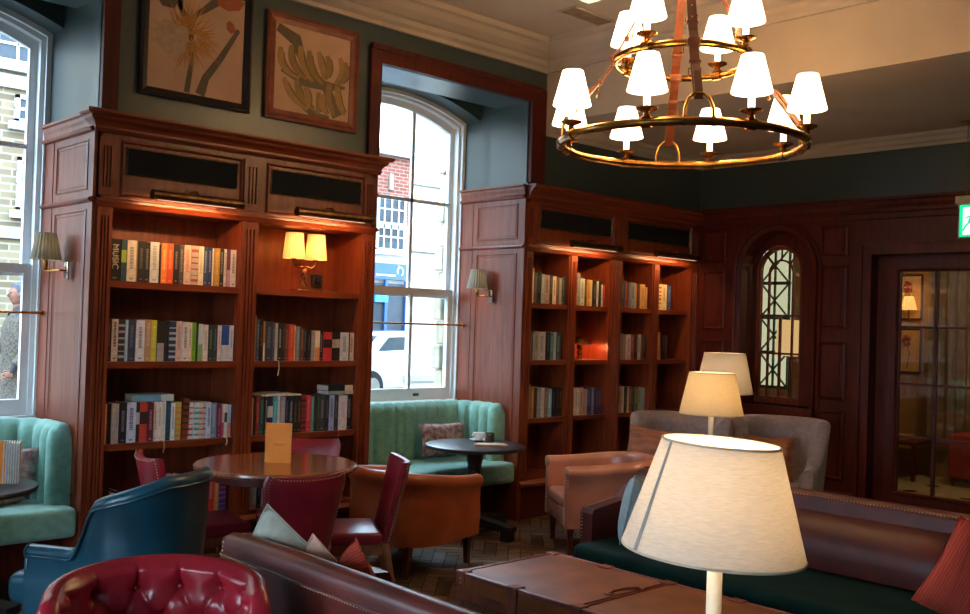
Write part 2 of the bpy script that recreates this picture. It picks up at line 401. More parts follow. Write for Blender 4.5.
for y0, y1, z0, z1 in ((5.66, 5.93, 2.38, 2.71), (5.66, 5.93, 1.70, 2.30), (5.66, 5.93, .45, 1.6), (4.36, 4.63, 2.41, 2.70), (4.36, 4.63, 1.74, 2.33), (4.36, 4.63, 1.08, 1.62), (4.36, 4.63, .35, .98), (1.4, 1.9, .35, 2.5)):
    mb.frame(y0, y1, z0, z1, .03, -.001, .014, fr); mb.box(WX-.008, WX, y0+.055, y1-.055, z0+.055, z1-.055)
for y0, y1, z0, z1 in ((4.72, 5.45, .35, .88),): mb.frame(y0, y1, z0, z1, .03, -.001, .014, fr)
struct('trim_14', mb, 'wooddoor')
rail = [(0, 2.74), (.02, 2.745), (.025, 2.79), (.05, 2.80), (.05, 2.83), (.08, 2.86), (.09, 2.89), (.12, 2.90), (.12, 2.925), (0, 2.925)]
mb = MB(); mb.moulding([(WX, FY-.1), (WX, -2.1)], rail)
base = [(0, 0), (.035, 0), (.035, .2), (.02, .24), (0, .25)]
struct('trim_15', mb, 'wooddoor')
mb = MB(); mb.moulding([(WX, FY-.08), (WX, DY1+.02)], base)
struct('baseboard_right', mb, 'wooddoor')
# arched moulding round the niche
mb = MB(); c = (NY0+NY1)/2
for r0, r1, d in ((.385, .43, .035), (.45, .475, .022)):
    out = [(c+r1, NZ0)]+[(c+r1*math.cos(PI*t/20), NZS+r1*math.sin(PI*t/20)) for t in range(21)]+[(c-r1, NZ0)]
    inn = [(c-r0, NZ0)]+[(c-r0*math.cos(PI*t/20), NZS+r0*math.sin(PI*t/20)) for t in range(21)]+[(c+r0, NZ0)]
    m = len(out); rings = [[(WX+.001, *out[i]), (WX-d, *out[i]), (WX-d*.7, *inn[m-1-i]), (WX+.001, *inn[m-1-i])] for i in range(m)]
    mb.sweep(rings)
mb.box(WX-.06, WX+.28, NY0-.05, NY1+.05, NZ0-.07, NZ0)
struct('trim_16', mb, 'wooddoor', smooth=30)
# door casing
mb = MB()
for y0, y1 in ((DY1, DY1+.11), (DY0-.11, DY0)):
    mb.box(WX-.04, WX, y0, y1, 0, DZ+.11)
    mb.box(WX-.055, WX-.04, y0+(.08 if y0 >= DY1 else 0), y1-(0 if y0 >= DY1 else .08), 0, DZ+.11)
mb.box(WX-.04, WX, DY0, DY1, DZ, DZ+.11); mb.box(WX-.055, WX-.03, DY0-.11, DY1+.11, DZ+.085, DZ+.13)
struct('trim_17', mb, 'wooddoor')
# closing walls (left of and behind the camera)
mb = MB(); mb.box(-3.55, -3.3, -2.2, 7.0, 0, .7); mb.box(-3.55, -3.3, -2.2, 7.0, 3.6, ZC)
for a, b in ((-2.2, -.6), (1.2, 2.2), (4.0, 7.0)): mb.box(-3.55, -3.3, a, b, .7, 3.6)
for a in (-.6, 2.2): mb.box(-3.55, -3.3, a, a+1.8, 2.8, 3.6)
struct('wall_left', mb, 'teal')
for k, (a, b) in enumerate(((-.6, 1.2), (2.2, 4.0))):
    mb = MB()
    for y in (a+.03, (a+b)/2, b-.03): mb.box(-3.5, -3.44, y-.03, y+.03, .7, 2.8)
    for z in (.73, 1.7, 2.77): mb.box(-3.5, -3.44, a, b, z-.03, z+.03)
    struct('window_%d' % (5+k), mb, 'white')
mb = MB(); mb.box(-3.55, 8.97, -2.45, -2.2, 0, ZC); struct('wall_back', mb, 'teal')

# ------------------------------------------------------------------ door_1 (glazed)
d = thing('door_1', None, None, (WX+.13, 3.16, 0)); d['kind'] = 'structure'
mb = MB(); y0, y1 = DY0, DY1
gx = WX+.13
GY0, GY1, GZ0, GZ1 = 2.42, 3.92, .31, 2.27
mb.box(gx-.03, gx+.03, GY1, y1, .01, DZ); mb.box(gx-.03, gx+.03, y0, GY0, .01, DZ); mb.box(gx-.03, gx+.03, GY0, GY1, .01, GZ0); mb.box(gx-.03, gx+.03, GY0, GY1, GZ1, DZ)
fd = lambda u, v, dd: (gx-.03-dd, u, v)
mb.frame(GY0-.03, GY1+.03, GZ0-.03, GZ1+.03, .03, -.001, .012, fd)
mb.build('door_frame', 'wooddoor', d, True)
mb = MB()
for y in (3.60, 3.10, 2.75): mb.box(gx-.018, gx+.018, y-.014, y+.014, GZ0, GZ1)
for z in (1.775, 1.27, .8): mb.box(gx-.018, gx+.018, GY0, GY1, z-.011, z+.011)
mb.build('muntins', 'wooddoor', d, True)
MB().box(gx-.003, gx+.003, GY0, GY1, GZ0, GZ1).build('pane', 'doorglass', d, True)
# arched niche mirror, built as a window onto modelled reflections
w = thing('window_3', None, None, (WX+.27, 5.19, NZ0)); w['kind'] = 'structure'
gx = WX+.27
mb = MB(); mb.prism([(NY0+.001, NZ0+.001), (NY0+.001, NZS+.38), (NY1-.001, NZS+.38), (NY1-.001, NZ0+.001), (5.45, NZ0+.001), (5.45, NZS)]+[(5.19+.26*math.cos(PI*t/20), NZS+.26*math.sin(PI*t/20)) for t in range(21)]+[(4.93, NZ0+.001)], WX+.2, WX+.24, ex)
mb.build('arched_surround', 'wooddoor', w, True)
NY0, NY1 = 4.93, 5.45; c = 5.19
def arched_frame(mb, xa, xb, y0, y1, z0, zs, r_in):
    c = (y0+y1)/2; r1 = (y1-y0)/2; r0 = r1-r_in
    out = [(c+r1, z0)]+[(c+r1*math.cos(PI*t/24), zs+r1*math.sin(PI*t/24)) for t in range(25)]+[(c-r1, z0)]
    inn = [(c+r0, z0)]+[(c+r0*math.cos(PI*t/24), zs+r0*math.sin(PI*t/24)) for t in range(25)]+[(c-r0, z0)]
    mb.sweep([[(xa, *out[i]), (xb, *out[i]), (xb, *inn[i]), (xa, *inn[i])] for i in range(len(out))])
mb = MB(); arched_frame(mb, gx-.03, gx+.02, NY0+.005, NY1-.005, NZ0, NZS, .035)
arched_frame(mb, gx-.018, gx+.01, NY0+.12, NY1-.12, NZ0+.07, NZS-.02, .016)
mb.box(gx-.03, gx+.02, NY0+.04, NY1-.04, NZ0, NZ0+.07)

mb.box(gx-.018, gx+.01, c-.01, c+.01, NZ0, 1.84)
for z in (1.86, 1.48): mb.box(gx-.018, gx+.01, NY0+.03, NY1-.03, z-.01, z+.01)
for a in (45, 90, 135):
    p0 = (gx-.005, c+.135*math.cos(math.radians(a)), NZS-.02+.135*math.sin(math.radians(a))); p1 = (gx-.005, c+.24*math.cos(math.radians(a)), NZS+.24*math.sin(math.radians(a)))
    mb.tube([p0, p1], .011, 6)
mb.build('window_frame', 'wood', w, True, smooth=30)
mb = MB(); mb.prism([(NY0+.02, NZ0+.02)]+[(y, z) for y, z in arcpts(NY0+.02, NY1-.02, NZS)]+[(NY1-.02, NZ0+.02)], gx-.002, gx+.002, ex)
mb.build('pane', 'doorglass', w, True)

# ------------------------------------------------------------------ sash windows
def sash(k, x0, x1):
    w = thing('window_%d' % k, None, None, ((x0+x1)/2, WY, .98)); w['kind'] = 'structure'
    xc = (x0+x1)/2; hw = (x1-x0)/2
    def arc_y(x, hw_, za, rise):
        R = (hw_*hw_+rise*rise)/(2*rise); return za-R+math.sqrt(max(0, R*R-(x-xc)**2))
    def archframe(mb, ya, yb, ho, zo, hi, zi, zb, ro=.15, ri=.16):
        n = 24; out = [(xc-ho, zb)]+[(xc-ho+2*ho*t/n, arc_y(xc-ho+2*ho*t/n, ho, zo, ro)) for t in range(n+1)]+[(xc+ho, zb)]
        inn = [(xc-hi, zb)]+[(xc-hi+2*hi*t/n, arc_y(xc-hi+2*hi*t/n, hi, zi, ri)) for t in range(n+1)]+[(xc+hi, zb)]
        mb.sweep([[(u[0], ya, u[1]), (u[0], yb, u[1]), (v[0], yb, v[1]), (v[0], ya, v[1])] for u, v in zip(out, inn)])
    mb = MB()
    archframe(mb, WY-.03, WY+.12, hw-.001, 3.70, hw-.035, 3.665, .80)
    archframe(mb, WY+.0, WY+.12, hw-.03, 3.67, hw-.065, 3.64, .80)
    mb.box(x0+.002, x1-.002, WY-.045, WY+.12, .93, .985)
    mb.box(x0+.002, x1-.002, WY-.02, WY+.12, .80, .93)
    f = mb.build('window_frame', 'white', w, True, smooth=30)
    mb = MB()   # upper sash
    archframe(mb, WY+.06, WY+.10, hw-.06, 3.64, hw-.115, 3.585, 1.90)
    mb.box(x0+.07, x1-.07, WY+.055, WY+.1, 1.905, 1.965)
    for x in (xc-.275, xc+.275): mb.box(x-.016, x+.016, WY+.065, WY+.09, 1.93, 3.57)
    mb.box(x0+.08, x1-.08, WY+.065, WY+.09, 2.755, 2.785)
    mb.build('upper_sash', 'white', w, True, smooth=30)
    mb = MB()   # lower sash
    mb.box(x0+.065, x0+.115, WY+.02, WY+.055, .985, 1.985); mb.box(x1-.115, x1-.065, WY+.02, WY+.055, .985, 1.985)
    mb.box(x0+.115, x1-.115, WY+.02, WY+.055, 1.925, 1.985); mb.box(x0+.115, x1-.115, WY+.02, WY+.055, .985, 1.09)
    for x in (xc-.275, xc+.275): mb.box(x-.016, x+.016, WY+.025, WY+.05, 1.09, 1.93)
    mb.build('lower_sash', 'white', w, True)
    for x in (xc-.35, xc+.35): MB().rbox(x-.03, x+.03, WY+.005, WY+.02, 1.02, 1.045, .004).build('sash_lift', 'bronze', w, True)
    mb = MB(); mb.box(x0+.115, x1-.115, WY+.036, WY+.039, 1.09, 1.925)
    mb.prism([(x0+.115, 1.965)]+[(xc-hw+.115+2*(hw-.115)*t/20, arc_y(xc-hw+.115+2*(hw-.115)*t/20, hw-.115, 3.585, .16)) for t in range(21)]+[(x1-.115, 1.965)], WY+.076, WY+.079, lambda u, v, q: (u, q, v))
    mb.build('pane', 'glass', w, True)
    r = thing('cafe_rod', 'thin brass cafe rod across the %s window' % {1: 'left', 2: 'middle arched', 4: 'window left of the photo frame'}[k], 'curtain rod', (xc, WY-.1, 1.665), 0)
    MB().tube([(x0+.022, WY-.1, 1.665), (x1-.022, WY-.1, 1.665)], .0085, 8).build('rod', 'brass', r, True)
    for x in (x0+.03, x1-.03): MB().lathe([(.018, -.008), (.018, .008)], (x, WY-.1, 1.665), 12, axis=Matrix.Rotation(PI/2, 3, 'Y')).build('end_bracket', 'brass', r, True)
sash(1, *W1); sash(2, *W2)
sash(4, *W0)

# ------------------------------------------------------------------ bookcases
CORN = [(0, 2.78), (.02, 2.78), (.03, 2.80), (.03, 2.815), (.04, 2.835), (.065, 2.855), (.07, 2.872), (.09, 2.877), (.10, 2.888), (.10, 2.905), (0, 2.905)]
fy = lambda u, v, d: (u, FY-d, v)
def pilaster(t, x0, x1, z0, z1, name='pilaster', y=FY, fl=True):
    w = x1-x0; d = .012
    poly = [(x0, y+.02), (x0, y-d)]
    if fl:
        for i in range(3):
            cx = x0+w*(.28+.22*i); g = w*.055
            poly += [(cx-g, y-d), (cx-g*.5, y-d+.010), (cx+g*.5, y-d+.010), (cx+g, y-d)]
    poly += [(x1, y-d), (x1, y+.02)]
    mb = MB(); mb.prism(poly, z0+.05, z1-.05)
    for a, b in ((z0, z0+.05), (z1-.05, z1)): mb.box(x0, x1, y-d, y+.02, a, b)
    return mb.build(name, 'wood', t, True)
SHELVES = (1.88, 1.38, .87, .365)
def bookcase(label, X0, X1, stiles, group, grilles, left_ret, right_ret, tall_mid=None):
    t = thing('bookcase', label, 'bookcase', ((X0+X1)/2, FY+.2, 0), 0, group)
    D = .37
    mb = MB()
    mb.box(X0, X1, FY+D-.02, FY+D, .0, 2.80)                       # back
    mb.box(X0, X0+.03, FY, FY+D, 0, 2.80); mb.box(X1-.03, X1, FY, FY+D, 0, 2.80)
    mb.box(X0, X1, FY+.0, FY+D, 2.335, 2.80)                      # frieze box
    for a, b in stiles: mb.box(a, b, FY+.004, FY+D-.02, .3, 2.34)
    mb.build('carcass', 'wood', t, True)
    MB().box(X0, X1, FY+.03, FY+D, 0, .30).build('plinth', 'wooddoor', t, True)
    mb = MB(); mb.moulding([(X0, FY), (X1, FY)], [(-.02, .28), (.03, .285), (.035, .31), (.01, .335), (-.02, .335)]); mb.build('base_moulding', 'woodh', t, True)
    bays = [(stiles[i][1], stiles[i+1][0]) for i in range(len(stiles)-1)]
    for a, b in bays:
        for z in SHELVES[:3]: MB().box(a, b, FY+.012, FY+D-.02, z-.042, z).build('shelf', 'woodh', t, True)
        MB().box(a, b, FY+.006, FY+D-.02, .30, .365).build('shelf', 'woodh', t, True)
    # frieze
    mb = MB(); mb.moulding([(X0, FY), (X1, FY)], [(-.01, 2.325), (.012, 2.33), (.02, 2.345), (.03, 2.36), (.03, 2.375), (-.01, 2.385)]); mb.build('architrave', 'woodh', t, True)
    mb = MB(); pl = [(X0, FY), (X1, FY)]
    if left_ret: pl = [(X0, FY+left_ret)]+pl
    if right_ret: pl = pl+[(X1, FY+right_ret)]
    mb.moulding(pl, CORN); mb.build('cornice', 'woodh', t, True)
    for (a, b) in grilles:
        mb = MB(); mb.frame(a-.03, b+.03, 2.40, 2.745, .018, -.001, .012, fy); mb.build('frieze_panel_moulding', 'woodh', t, True)
        mb = MB(); z0, z1 = 2.535, 2.71
        mb.frame(a, b, z0, z1, .014, -.001, .006, fy); mb.cur = 1
        mb.box(a+.012, b-.012, FY-.002, FY+.0, z0+.01, z1-.01)
        n = 13
        for i in range(n):
            z = z0+.018+(z1-z0-.036)*i/(n-1); mb.box(a+.014, b-.014, FY-.007, FY-.002, z-.0025, z+.0025)
        for i in range(1, 3): x = a+(b-a)*i/3; mb.box(x-.004, x+.004, FY-.009, FY-.002, z0+.01, z1-.01)
        for i in range(1, 60):
            x = a+(b-a)*i/60; mb.box(x-.0012, x+.0012, FY-.0065, FY-.002, z0+.01, z1-.01)
        mb.build('vent_grille', ['bronze', 'grille'], t, True)
    return t, bays
t1, bays1 = bookcase('tall mahogany built-in bookcase with two bays between the two windows', 2.37, 4.47, [(2.37, 2.48), (3.36, 3.49), (4.36, 4.47)], None, ((2.55, 3.32), (3.57, 4.34)), .06, .3)
for a, b in ((2.38, 2.475), (3.365, 3.485), (4.365, 4.46)): pilaster(t1, a, b, .34, 2.325); pilaster(t1, a, b, 2.40, 2.75)
t2, bays2 = bookcase('long mahogany built-in bookcase with four narrow bays in the corner beside the panelled wall', 6.10, WX-.002, [(6.10, 6.19), (6.67, 6.78), (7.25, 7.43), (7.90, 8.01), (8.52, 8.668)], None, ((6.27, 7.25), (7.49, 8.50)), 0, 0)
for a, b in ((6.105, 6.185), (7.27, 7.41), (8.53, 8.66)): pilaster(t2, a, b, .34, 2.325, fl=True); pilaster(t2, a, b, 2.40, 2.75)
for a, b in ((6.685, 6.765), (7.915, 7.995)): pilaster(t2, a, b, .34, 2.325)

# picture lights
def pic_light(x0, x1, where, z=2.415):
    xc = (x0+x1)/2
    t = thing('picture_light', 'brass tube picture light '+where, 'picture light', (xc, FY-.18, z))
    MB().tube([(x0, FY-.18, z), (x1, FY-.18, z)], .029, 14).build('lamp_tube', 'bronze', t, True, smooth=40)
    for x in (x0, x1): MB().lathe([(.031, -.006), (.033, 0), (.031, .006)], (x, FY-.18, z), 14, axis=Matrix.Rotation(PI/2, 3, 'Y')).build('end_cap', 'bronze', t, True, smooth=40)
    MB().tube([(xc, FY-.18, z+.02), (xc, FY-.14, z+.05), (xc, FY-.07, z+.055), (xc, FY-.01, z+.03)], .007, 8).build('arm', 'brass', t, True, smooth=40)
    MB().lathe([(.035, 0), (.035, .006), (.02, .014)], (xc, FY-.0, z+.03), 16, axis=Matrix.Rotation(PI/2, 3, 'X')).build('backplate', 'brass', t, True, smooth=40)
    MB().box(x0+.04, x1-.04, FY-.172, FY-.158, z-.028, z-.022).build('bulb_strip', M['strip'], t, True)
    l = bpy.data.lights.new('picture_lamp', 'AREA'); l.shape = 'RECTANGLE'; l.size = x1-x0-.08; l.size_y = .02; l.energy = PICW; l.color = (1, .55, .22); l.spread = math.radians(170)
    o = bpy.data.objects.new('picture_lamp', l); COL.objects.link(o); o.location = (xc, FY-.175, z-.03); o.rotation_euler = (math.radians(38), 0, 0)
M['strip'] = emit('tube_lamp_glow', (1, .7, .4, 1), 1.3)
PICW = 2.8
pic_light(2.65, 3.26, 'above the left bay of the bookcase between the windows')
pic_light(3.68, 4.30, 'above the shelf with the twin-shade table lamp')
pic_light(6.50, 7.17, 'above the two left bays of the corner bookcase')
pic_light(7.72, 8.42, 'above the two right bays of the corner bookcase')

# ------------------------------------------------------------------ books
CN = {}
def cname(h):
    r, g, b = [int(h[i:i+2], 16) for i in (0, 2, 4)]
    mx, mn = max(r, g, b), min(r, g, b)
    if mx < 62: return 'black'
    if mx-mn < 22: return 'white' if mx > 190 else 'grey' if mx > 100 else 'charcoal'
    if mx == r:
        if g > b*1.25 and g > r*.72: return 'yellow' if r > 170 and b < 110 else ('cream' if mx > 190 else 'olive')
        if mn > 150: return 'cream' if g >= b else 'pinkish white'
        if g > r*.45 and b < g: return ('orange' if r > 190 and b < 90 else 'tan') if mx > 140 else 'brown'
        if abs(b-g) < 40 and mx > 100: return 'red' if mn < 90 else 'dusty pink'
        if b > g*1.3: return 'maroon' if mx < 130 else 'purple'
        return 'dark red' if mx < 130 else 'red'
    if mx == g: return 'light green' if mx > 150 else 'dark green' if mx < 90 else 'green'
    if b > g > r*1.3 and abs(b-g) < 45: return 'teal' if mx < 170 else 'light blue'
    if mn > 130: return 'pale blue'
    return 'navy' if mx < 110 else 'blue'
ORD = ['first', 'second', 'third', 'fourth', 'fifth', 'sixth', 'seventh', 'eighth', 'ninth', 'tenth', 'eleventh', 'twelfth', 'thirteenth', 'fourteenth', 'fifteenth', 'sixteenth', 'seventeenth', 'eighteenth', 'nineteenth', 'twentieth', 'twenty-first', 'twenty-second', 'twenty-third', 'twenty-fourth', 'twenty-fifth', 'twenty-sixth']
def mixh(a, b, t): return ''.join('%02x' % int(int(a[i:i+2], 16)*(1-t)+int(b[i:i+2], 16)*t) for i in (0, 2, 4))
def book(x0, w, z, h, col, acc, where, i, group, lean=0, depth=.18, style=0):
    mb = MB(); y0 = FY+.035+random.uniform(0, .012); g = .0008
    X0, X1 = -w/2+g, w/2-g
    mb.cur = 0; mb.box(X0, X1, 0, .006, 0, h)                      # spine
    mb.box(X0, X0+.003, .006, depth, 0, h); mb.box(X1-.003, X1, .006, depth, 0, h)
    mb.cur = 1; mb.box(X0+.003, X1-.003, .006, depth-.005, .004, h-.005)
    mb.cur = 2; s = random.Random(i*31+int(x0*100)); m = w*.3
    if style == 1: mb.box(X0, X1, -.0008, 0, h*.45, h*.75)            # broad band
    elif style == 2: mb.box(X0, X1, -.0008, 0, 0, h*.45)              # lower half
    elif style == 3:
        for q in range(6): mb.box(X0, X1, -.0008, 0, h*(.08+q*.15), h*(.08+q*.15+s.uniform(.02, .08)))
    else:
        z0 = h*s.uniform(.28, .38); z1 = h*s.uniform(.8, .9)
        while z0 < z1:                                             # broken title line
            dz = h*s.uniform(.02, .07); mb.box(X0+m, X1-m, -.0008, 0, z0, z0+dz); z0 += dz+h*.012
        mb.box(X0+m, X1-m, -.0008, 0, h*.05, h*.09)
    nm = cname(col); an = cname(acc)
    lab = '%s book, %s marks, %s from left, %s' % (nm, an, ORD[i], where)
    o = mb.build('book', [cmat(col), 'paper', cmat(mixh(col, acc, .55 if style == 0 else .85))])
    o.location = (x0+w/2, y0, z); tag(o, ' '.join(lab.split()), 'book', group)
    if lean: o.rotation_euler = (0, lean, 0); 
    return o
def row(spec, xa, xb, z, H0, where, group, total=None):
    """spec: 'w colour accent [h] [style] [lean]' ; colour '-' = gap"""
    items = [q.split() for q in spec.strip().split('\n')]
    tot = total or sum(float(q[0]) for q in items); sc = (xb-xa)/tot; x = xa; i = 0
    for q in items:
        w = float(q[0])*sc
        if q[1] != '-':
            h = H0*(float(q[3]) if len(q) > 3 else 1)*random.uniform(.985, 1.01); st = int(q[4]) if len(q) > 4 else 0; ln = float(q[5]) if len(q) > 5 else 0
            book(x, w, z+.0005, h, q[1], q[2], where, i, group, ln, style=st, depth=random.uniform(.15, .19)); i += 1
        x += w
G1 = 'upright books in the bookcase between the windows'; G2 = 'upright books in the corner bookcase'
B1 = bays1; B2 = bays2; e = .004
row('''73 14100e b8a890
37 2c4a52 b8c83a 1 1
62 d8c8b0 6a6058
8 a87c48 6a5030 .98
48 221f24 8a8078 .98
40 1c1a1c b8b0a4 .98
62 c8c6c2 8a8884 .99
10 3a2018 6a4030 .95
40 e8823a f4d8b0 .99
46 d8502c f0b070 .98
38 201c1e b8ada0 .97
34 4a4044 a89c94 .97
52 cdb09c c86a50 .98
52 b8a89c a83a2c .98 3
38 e2d2bc b8a890 .97
34 24466e c8c0b0 .97
32 28305e c4bed0 .97
12 d8d0c0 8a8478 .96
40 b8893c d8b870 .97
34 2c2624 c8beb0 .96
20 d6cec2 8a8074 .95
28 6e3a5e c8a0b8 .95 2
44 dcd0c4 5a5450 .95''', B1[0][0]+.006, B1[0][1]-.006, SHELVES[0], .262, 'top shelf, left bay, bookcase between windows', G1)
row('''35 3a1614 7a5a50
42 d4c8c4 2a2220
42 3c2c34 c8bcb8 1 3
18 a4c0cc e0e4e6
52 3a4054 8a8a98
58 d6d2d4 5a5a70
44 b48a68 e0c8a8
38 c8c43a e8e680
48 1a1618 b8b0b4 .98 2
32 16161c 4a4a5a .98
48 20304c c0c8d0 .98 3
44 d0b8b4 a08078
46 d4d0ce 4a4644 .98
26 e0d0b8 8a7a60 .97
26 78b42c 3a6a1c .96
18 1e2c24 4a6a50 .95
32 c4d0c8 6aa050 .93 2
34 dccac6 a89894 .92
38 26342a 9aa890 .92
32 24343c 7a8890 .92
28 e0ccc4 a8847c .92
56 1c4a94 e8e4dc .92 2
34 d8d6d8 888a90 .91''', B1[0][0]+.004, B1[0][1]-.008, SHELVES[1], .262, 'second shelf, left bay, bookcase between windows', G1)
row('''25 c89a6c e0b890
28 3a1c18 8a4030
25 a8a0a0 d0cccc
24 b0a8a8 807878
50 14141a b4b4bc
62 c4ccdc 383c60
26 2a2428 d8d4d8 1 1
52 c0402e 201818 1 1
40 5c1c30 d8c8cc .99
32 e2d8d2 9a8a80
28 ded6d0 8a8078
27 dad2cc a09890
30 1e4a60 3a6a80
30 d6d8dc 5a6a80 .96
44 a8a850 d86a3c .99 3
6 - -
44 7a3a20 2a1a14 1.06 3 .04
40 c8ccd4 c83a50 .95 3
38 c4d0d0 2aa0a0 .95 3
28 d0c4b4 c85040 .95 3
24 b8aeb4 5a4a80 .94 3
36 b4c4dc 38508a .94
44 6a90b4 c0d4e4 .92
36 7a2c48 c890a0 .87
20 dcd4d4 b03058 .86 2
22 c8c8c0 1c1c1c .86 1
28 9cc0d0 c87a68 .85 2''', B1[0][0]+.002, B1[0][1]-.006, SHELVES[2], .250, 'third shelf, left bay, bookcase between windows', G1)
row('''20 18181c 606068 .8
16 20242c 70747c .8
24 b8b4b0 6a6a6a .75
24 2a2026 807078 .8
260 - -
16 b48a94 7a4a58
28 d8c8cc a83a5c
22 24202a a8a0b0
24 1e2436 b0b4c8
40 e0e0dc 8a8a88
26 1c2038 6a7090
34 b4282a e8c0b8
24 b07a50 e0b890 .95
38 2a3c84 b04080 .9 3''', B1[0][0]+.01, B1[0][1]-.02, SHELVES[3], .262, 'bottom shelf, left bay, bookcase between windows', G1)
row('''35 8a7466 b09a8a 1.2
25 4a5a78 b0bccc 1.1
24 201814 c89440 1.06
16 a87440 e0dcd4 1.05 2
60 2e3648 8a92a0 1.04
20 4a4a58 8a8a98 1.02
22 b0aca8 7a7674 1.0
38 1a1614 dcd8d0 1.0
22 241a1c 8a7a78 .99
28 6c3028 b07060 .97
45 c8442c e88a60 .97
14 d8c090 8a5a40 .95
32 787c84 b0b4bc .94
34 5a382c b08060 .91 
30 1c1c22 9a9aa2 .86
34 141416 6a6a6e .85
32 8e8078 b8aca4 .84
40 dcc8b4 c87a38 .83 2
30 1a1816 b8b4ac .82
75 b82c34 17120f .80 1
38 1c1614 c8b09c .80 1
34 241a16 d8c4b0 .80 1
76 bcc0cc 6a6e7a .79
8 17120f 8a8078 .78
44 d0c0b0 7a5a48 .78''', B1[1][0]+.004, B1[1][1]-.006, SHELVES[1], .262, 'second shelf, right bay, bookcase between windows', G1)
row('''27 c8b090 8a6a50 .99
24 1c1412 5a4a44
34 8a2c30 d08a80
34 1c5a48 80a898
24 24242c c8ccd4
44 1a2036 d8d8dc 1 1
42 3ca0b4 a0d8e0
20 d8dce0 8a9098
42 8e8a90 b4b0b6
32 1c2034 8088a0
36 24242a dcdce0
32 2a2016 8a7a50
34 1e1c14 a89a48
42 802828 2a201c 1 3
40 c83040 e8a0a0
26 5a8a78 a0c0b0 .98
26 161616 606060 .98
26 2a3a28 6a8060 .98
48 34363c a0a4ac .98
36 1a1a20 7a7a84 .98
46 8a9cc4 30407a .98
40 2a2c38 8a8ea0 .98
76 c8c4c8 a8a4a8 .97
46 1c1418 c0b8bc .97''', B1[1][0]+.004, B1[1][1]-.01, SHELVES[2], .262, 'third shelf, right bay, bookcase between windows', G1)
row('''26 ccc8c0 8a8a88
24 d8d8d4 7a7a78
22 1c1c22 b8b8bc
30 e0dcd6 8a8278
24 c0c4c8 6a7078
28 d4ccc4 9a6a58
26 1c2028 808890
30 e4e0dc a09890
26 a8a8ac 606068
24 28221e a09084
26 dcd4c8 8a7a68
28 7a2c30 d09a90
30 c8ccd0 505a68
24 1a1a1e 8a8a92
30 e0d8cc 8a8070
28 4a5a78 b8c0d0
26 d0d0cc 7a7a78''', B1[1][0]+.01, B1[1][1]-.2, SHELVES[3], .255, 'bottom shelf, right bay, bookcase between windows', G1)
BW = ', corner bookcase'
row('''28 e0ccb8 c03040 1.17
22 4a4a4e 8a8a90 1.05 0 .03
24 16161a 7a7a80 1.05 0 .03
18 98a494 c8d0c4 1.0
34 a08a84 5a4644 1.0
20 241a18 8a7a70 1
24 d8c4a4 7a6a54 .96
18 5c4030 9a7a5c .95
18 8e8a88 c0bcb8 .92
20 28403c 7a9a90 .97''', B2[0][0]+.01, B2[0][1]-.004, SHELVES[0], .26, 'top shelf, first bay'+BW, G2)
row('''20 46587c c88a60 .98 2
20 74787c b0b4b8 1.13
30 a8b0a0 6a7468 .95
14 2a2420 8a7a6c .93
18 c08a34 7a5018 .94
20 d0b88c 8a7450 .94
24 1a1a1c 8a8a8c .93
18 c8ccc8 7a7e7c .92
16 241c18 8a6a50 .92
12 e0d4c8 b04038 .80
14 a03428 d08070 .80
10 - -''', B2[1][0]+.004, B2[1][1]-.004, SHELVES[0], .26, 'top shelf, second bay'+BW, G2)
row('''34 3a4450 7a848e 1.0
22 a82c38 d89aa0 .99
16 74706c a8a4a0 .96
26 7e929c 3a4a54 .95
12 c46a28 e0a870 .94
16 503020 8a6040 .94
30 c09458 8a6430 .92
14 b4885a d0b088 .82
10 - -''', B2[2][0]+.004, B2[2][1]-.004, SHELVES[0], .26, 'top shelf, third bay'+BW, G2)
row('''32 d8c498 a83428 1.0 3
30 dccca4 8a7a54 .99
22 34508c 8aa0cc .97
90 - -''', B2[3][0]+.004, B2[3][1]-.004, SHELVES[0], .26, 'top shelf, fourth bay'+BW, G2)
row('''28 44586a 8a9aa8 1
12 c4c0bc 8a8684 .9
18 a89a84 6a5e4c 1.0
42 b8b0b4 7a747a .97
26 1e1c20 6a686e .97
20 3e7076 8ab0b4 .97
14 a8a8a4 6a6a68 .97
28 24444c 80a0a8 .97
14 - -''', B2[0][0]+.01, B2[0][1]-.01, SHELVES[1], .255, 'second shelf, first bay'+BW, G2)
row('''32 84887c b0b4a8 .95
20 a88470 d0b4a0 .93
28 c8b4b0 8a7470 .92
26 882c24 c88a80 .92
16 1e1a18 8a8078 .93
22 c0b49c 6a6048 .92
14 5c4034 9a7a68 .92
20 2c2420 7a6c60 .9
8 - -''', B2[2][0]+.004, B2[2][1]-.004, SHELVES[1], .265, 'second shelf, third bay'+BW, G2)
row('''10 - -
26 bc7444 e0b48c 1.03 0 -.06
6 - -
12 241c1c 7a6c6c .9
18 34302e 8a8480 .92
100 - -''', B2[3][0]+.004, B2[3][1]-.004, SHELVES[1], .265, 'second shelf, fourth bay'+BW, G2)
row('''25 94908e 605c5a 1.14
17 a4742c d8b060 1.05
15 1e1a1a 6a6060 1.02
24 8e8a8c c0bcbe 1.02
16 c4c0b8 8a867c 1.0
20 7a6454 b09a88 1.0
22 7ab0d0 d8e8f0 .97
18 16161a 6a6a70 1.0
16 1c1814 8a7040 1.0
17 14120e b89838 1.0''', B2[0][0]+.004, B2[0][1]-.004, SHELVES[2], .262, 'third shelf, first bay'+BW, G2)
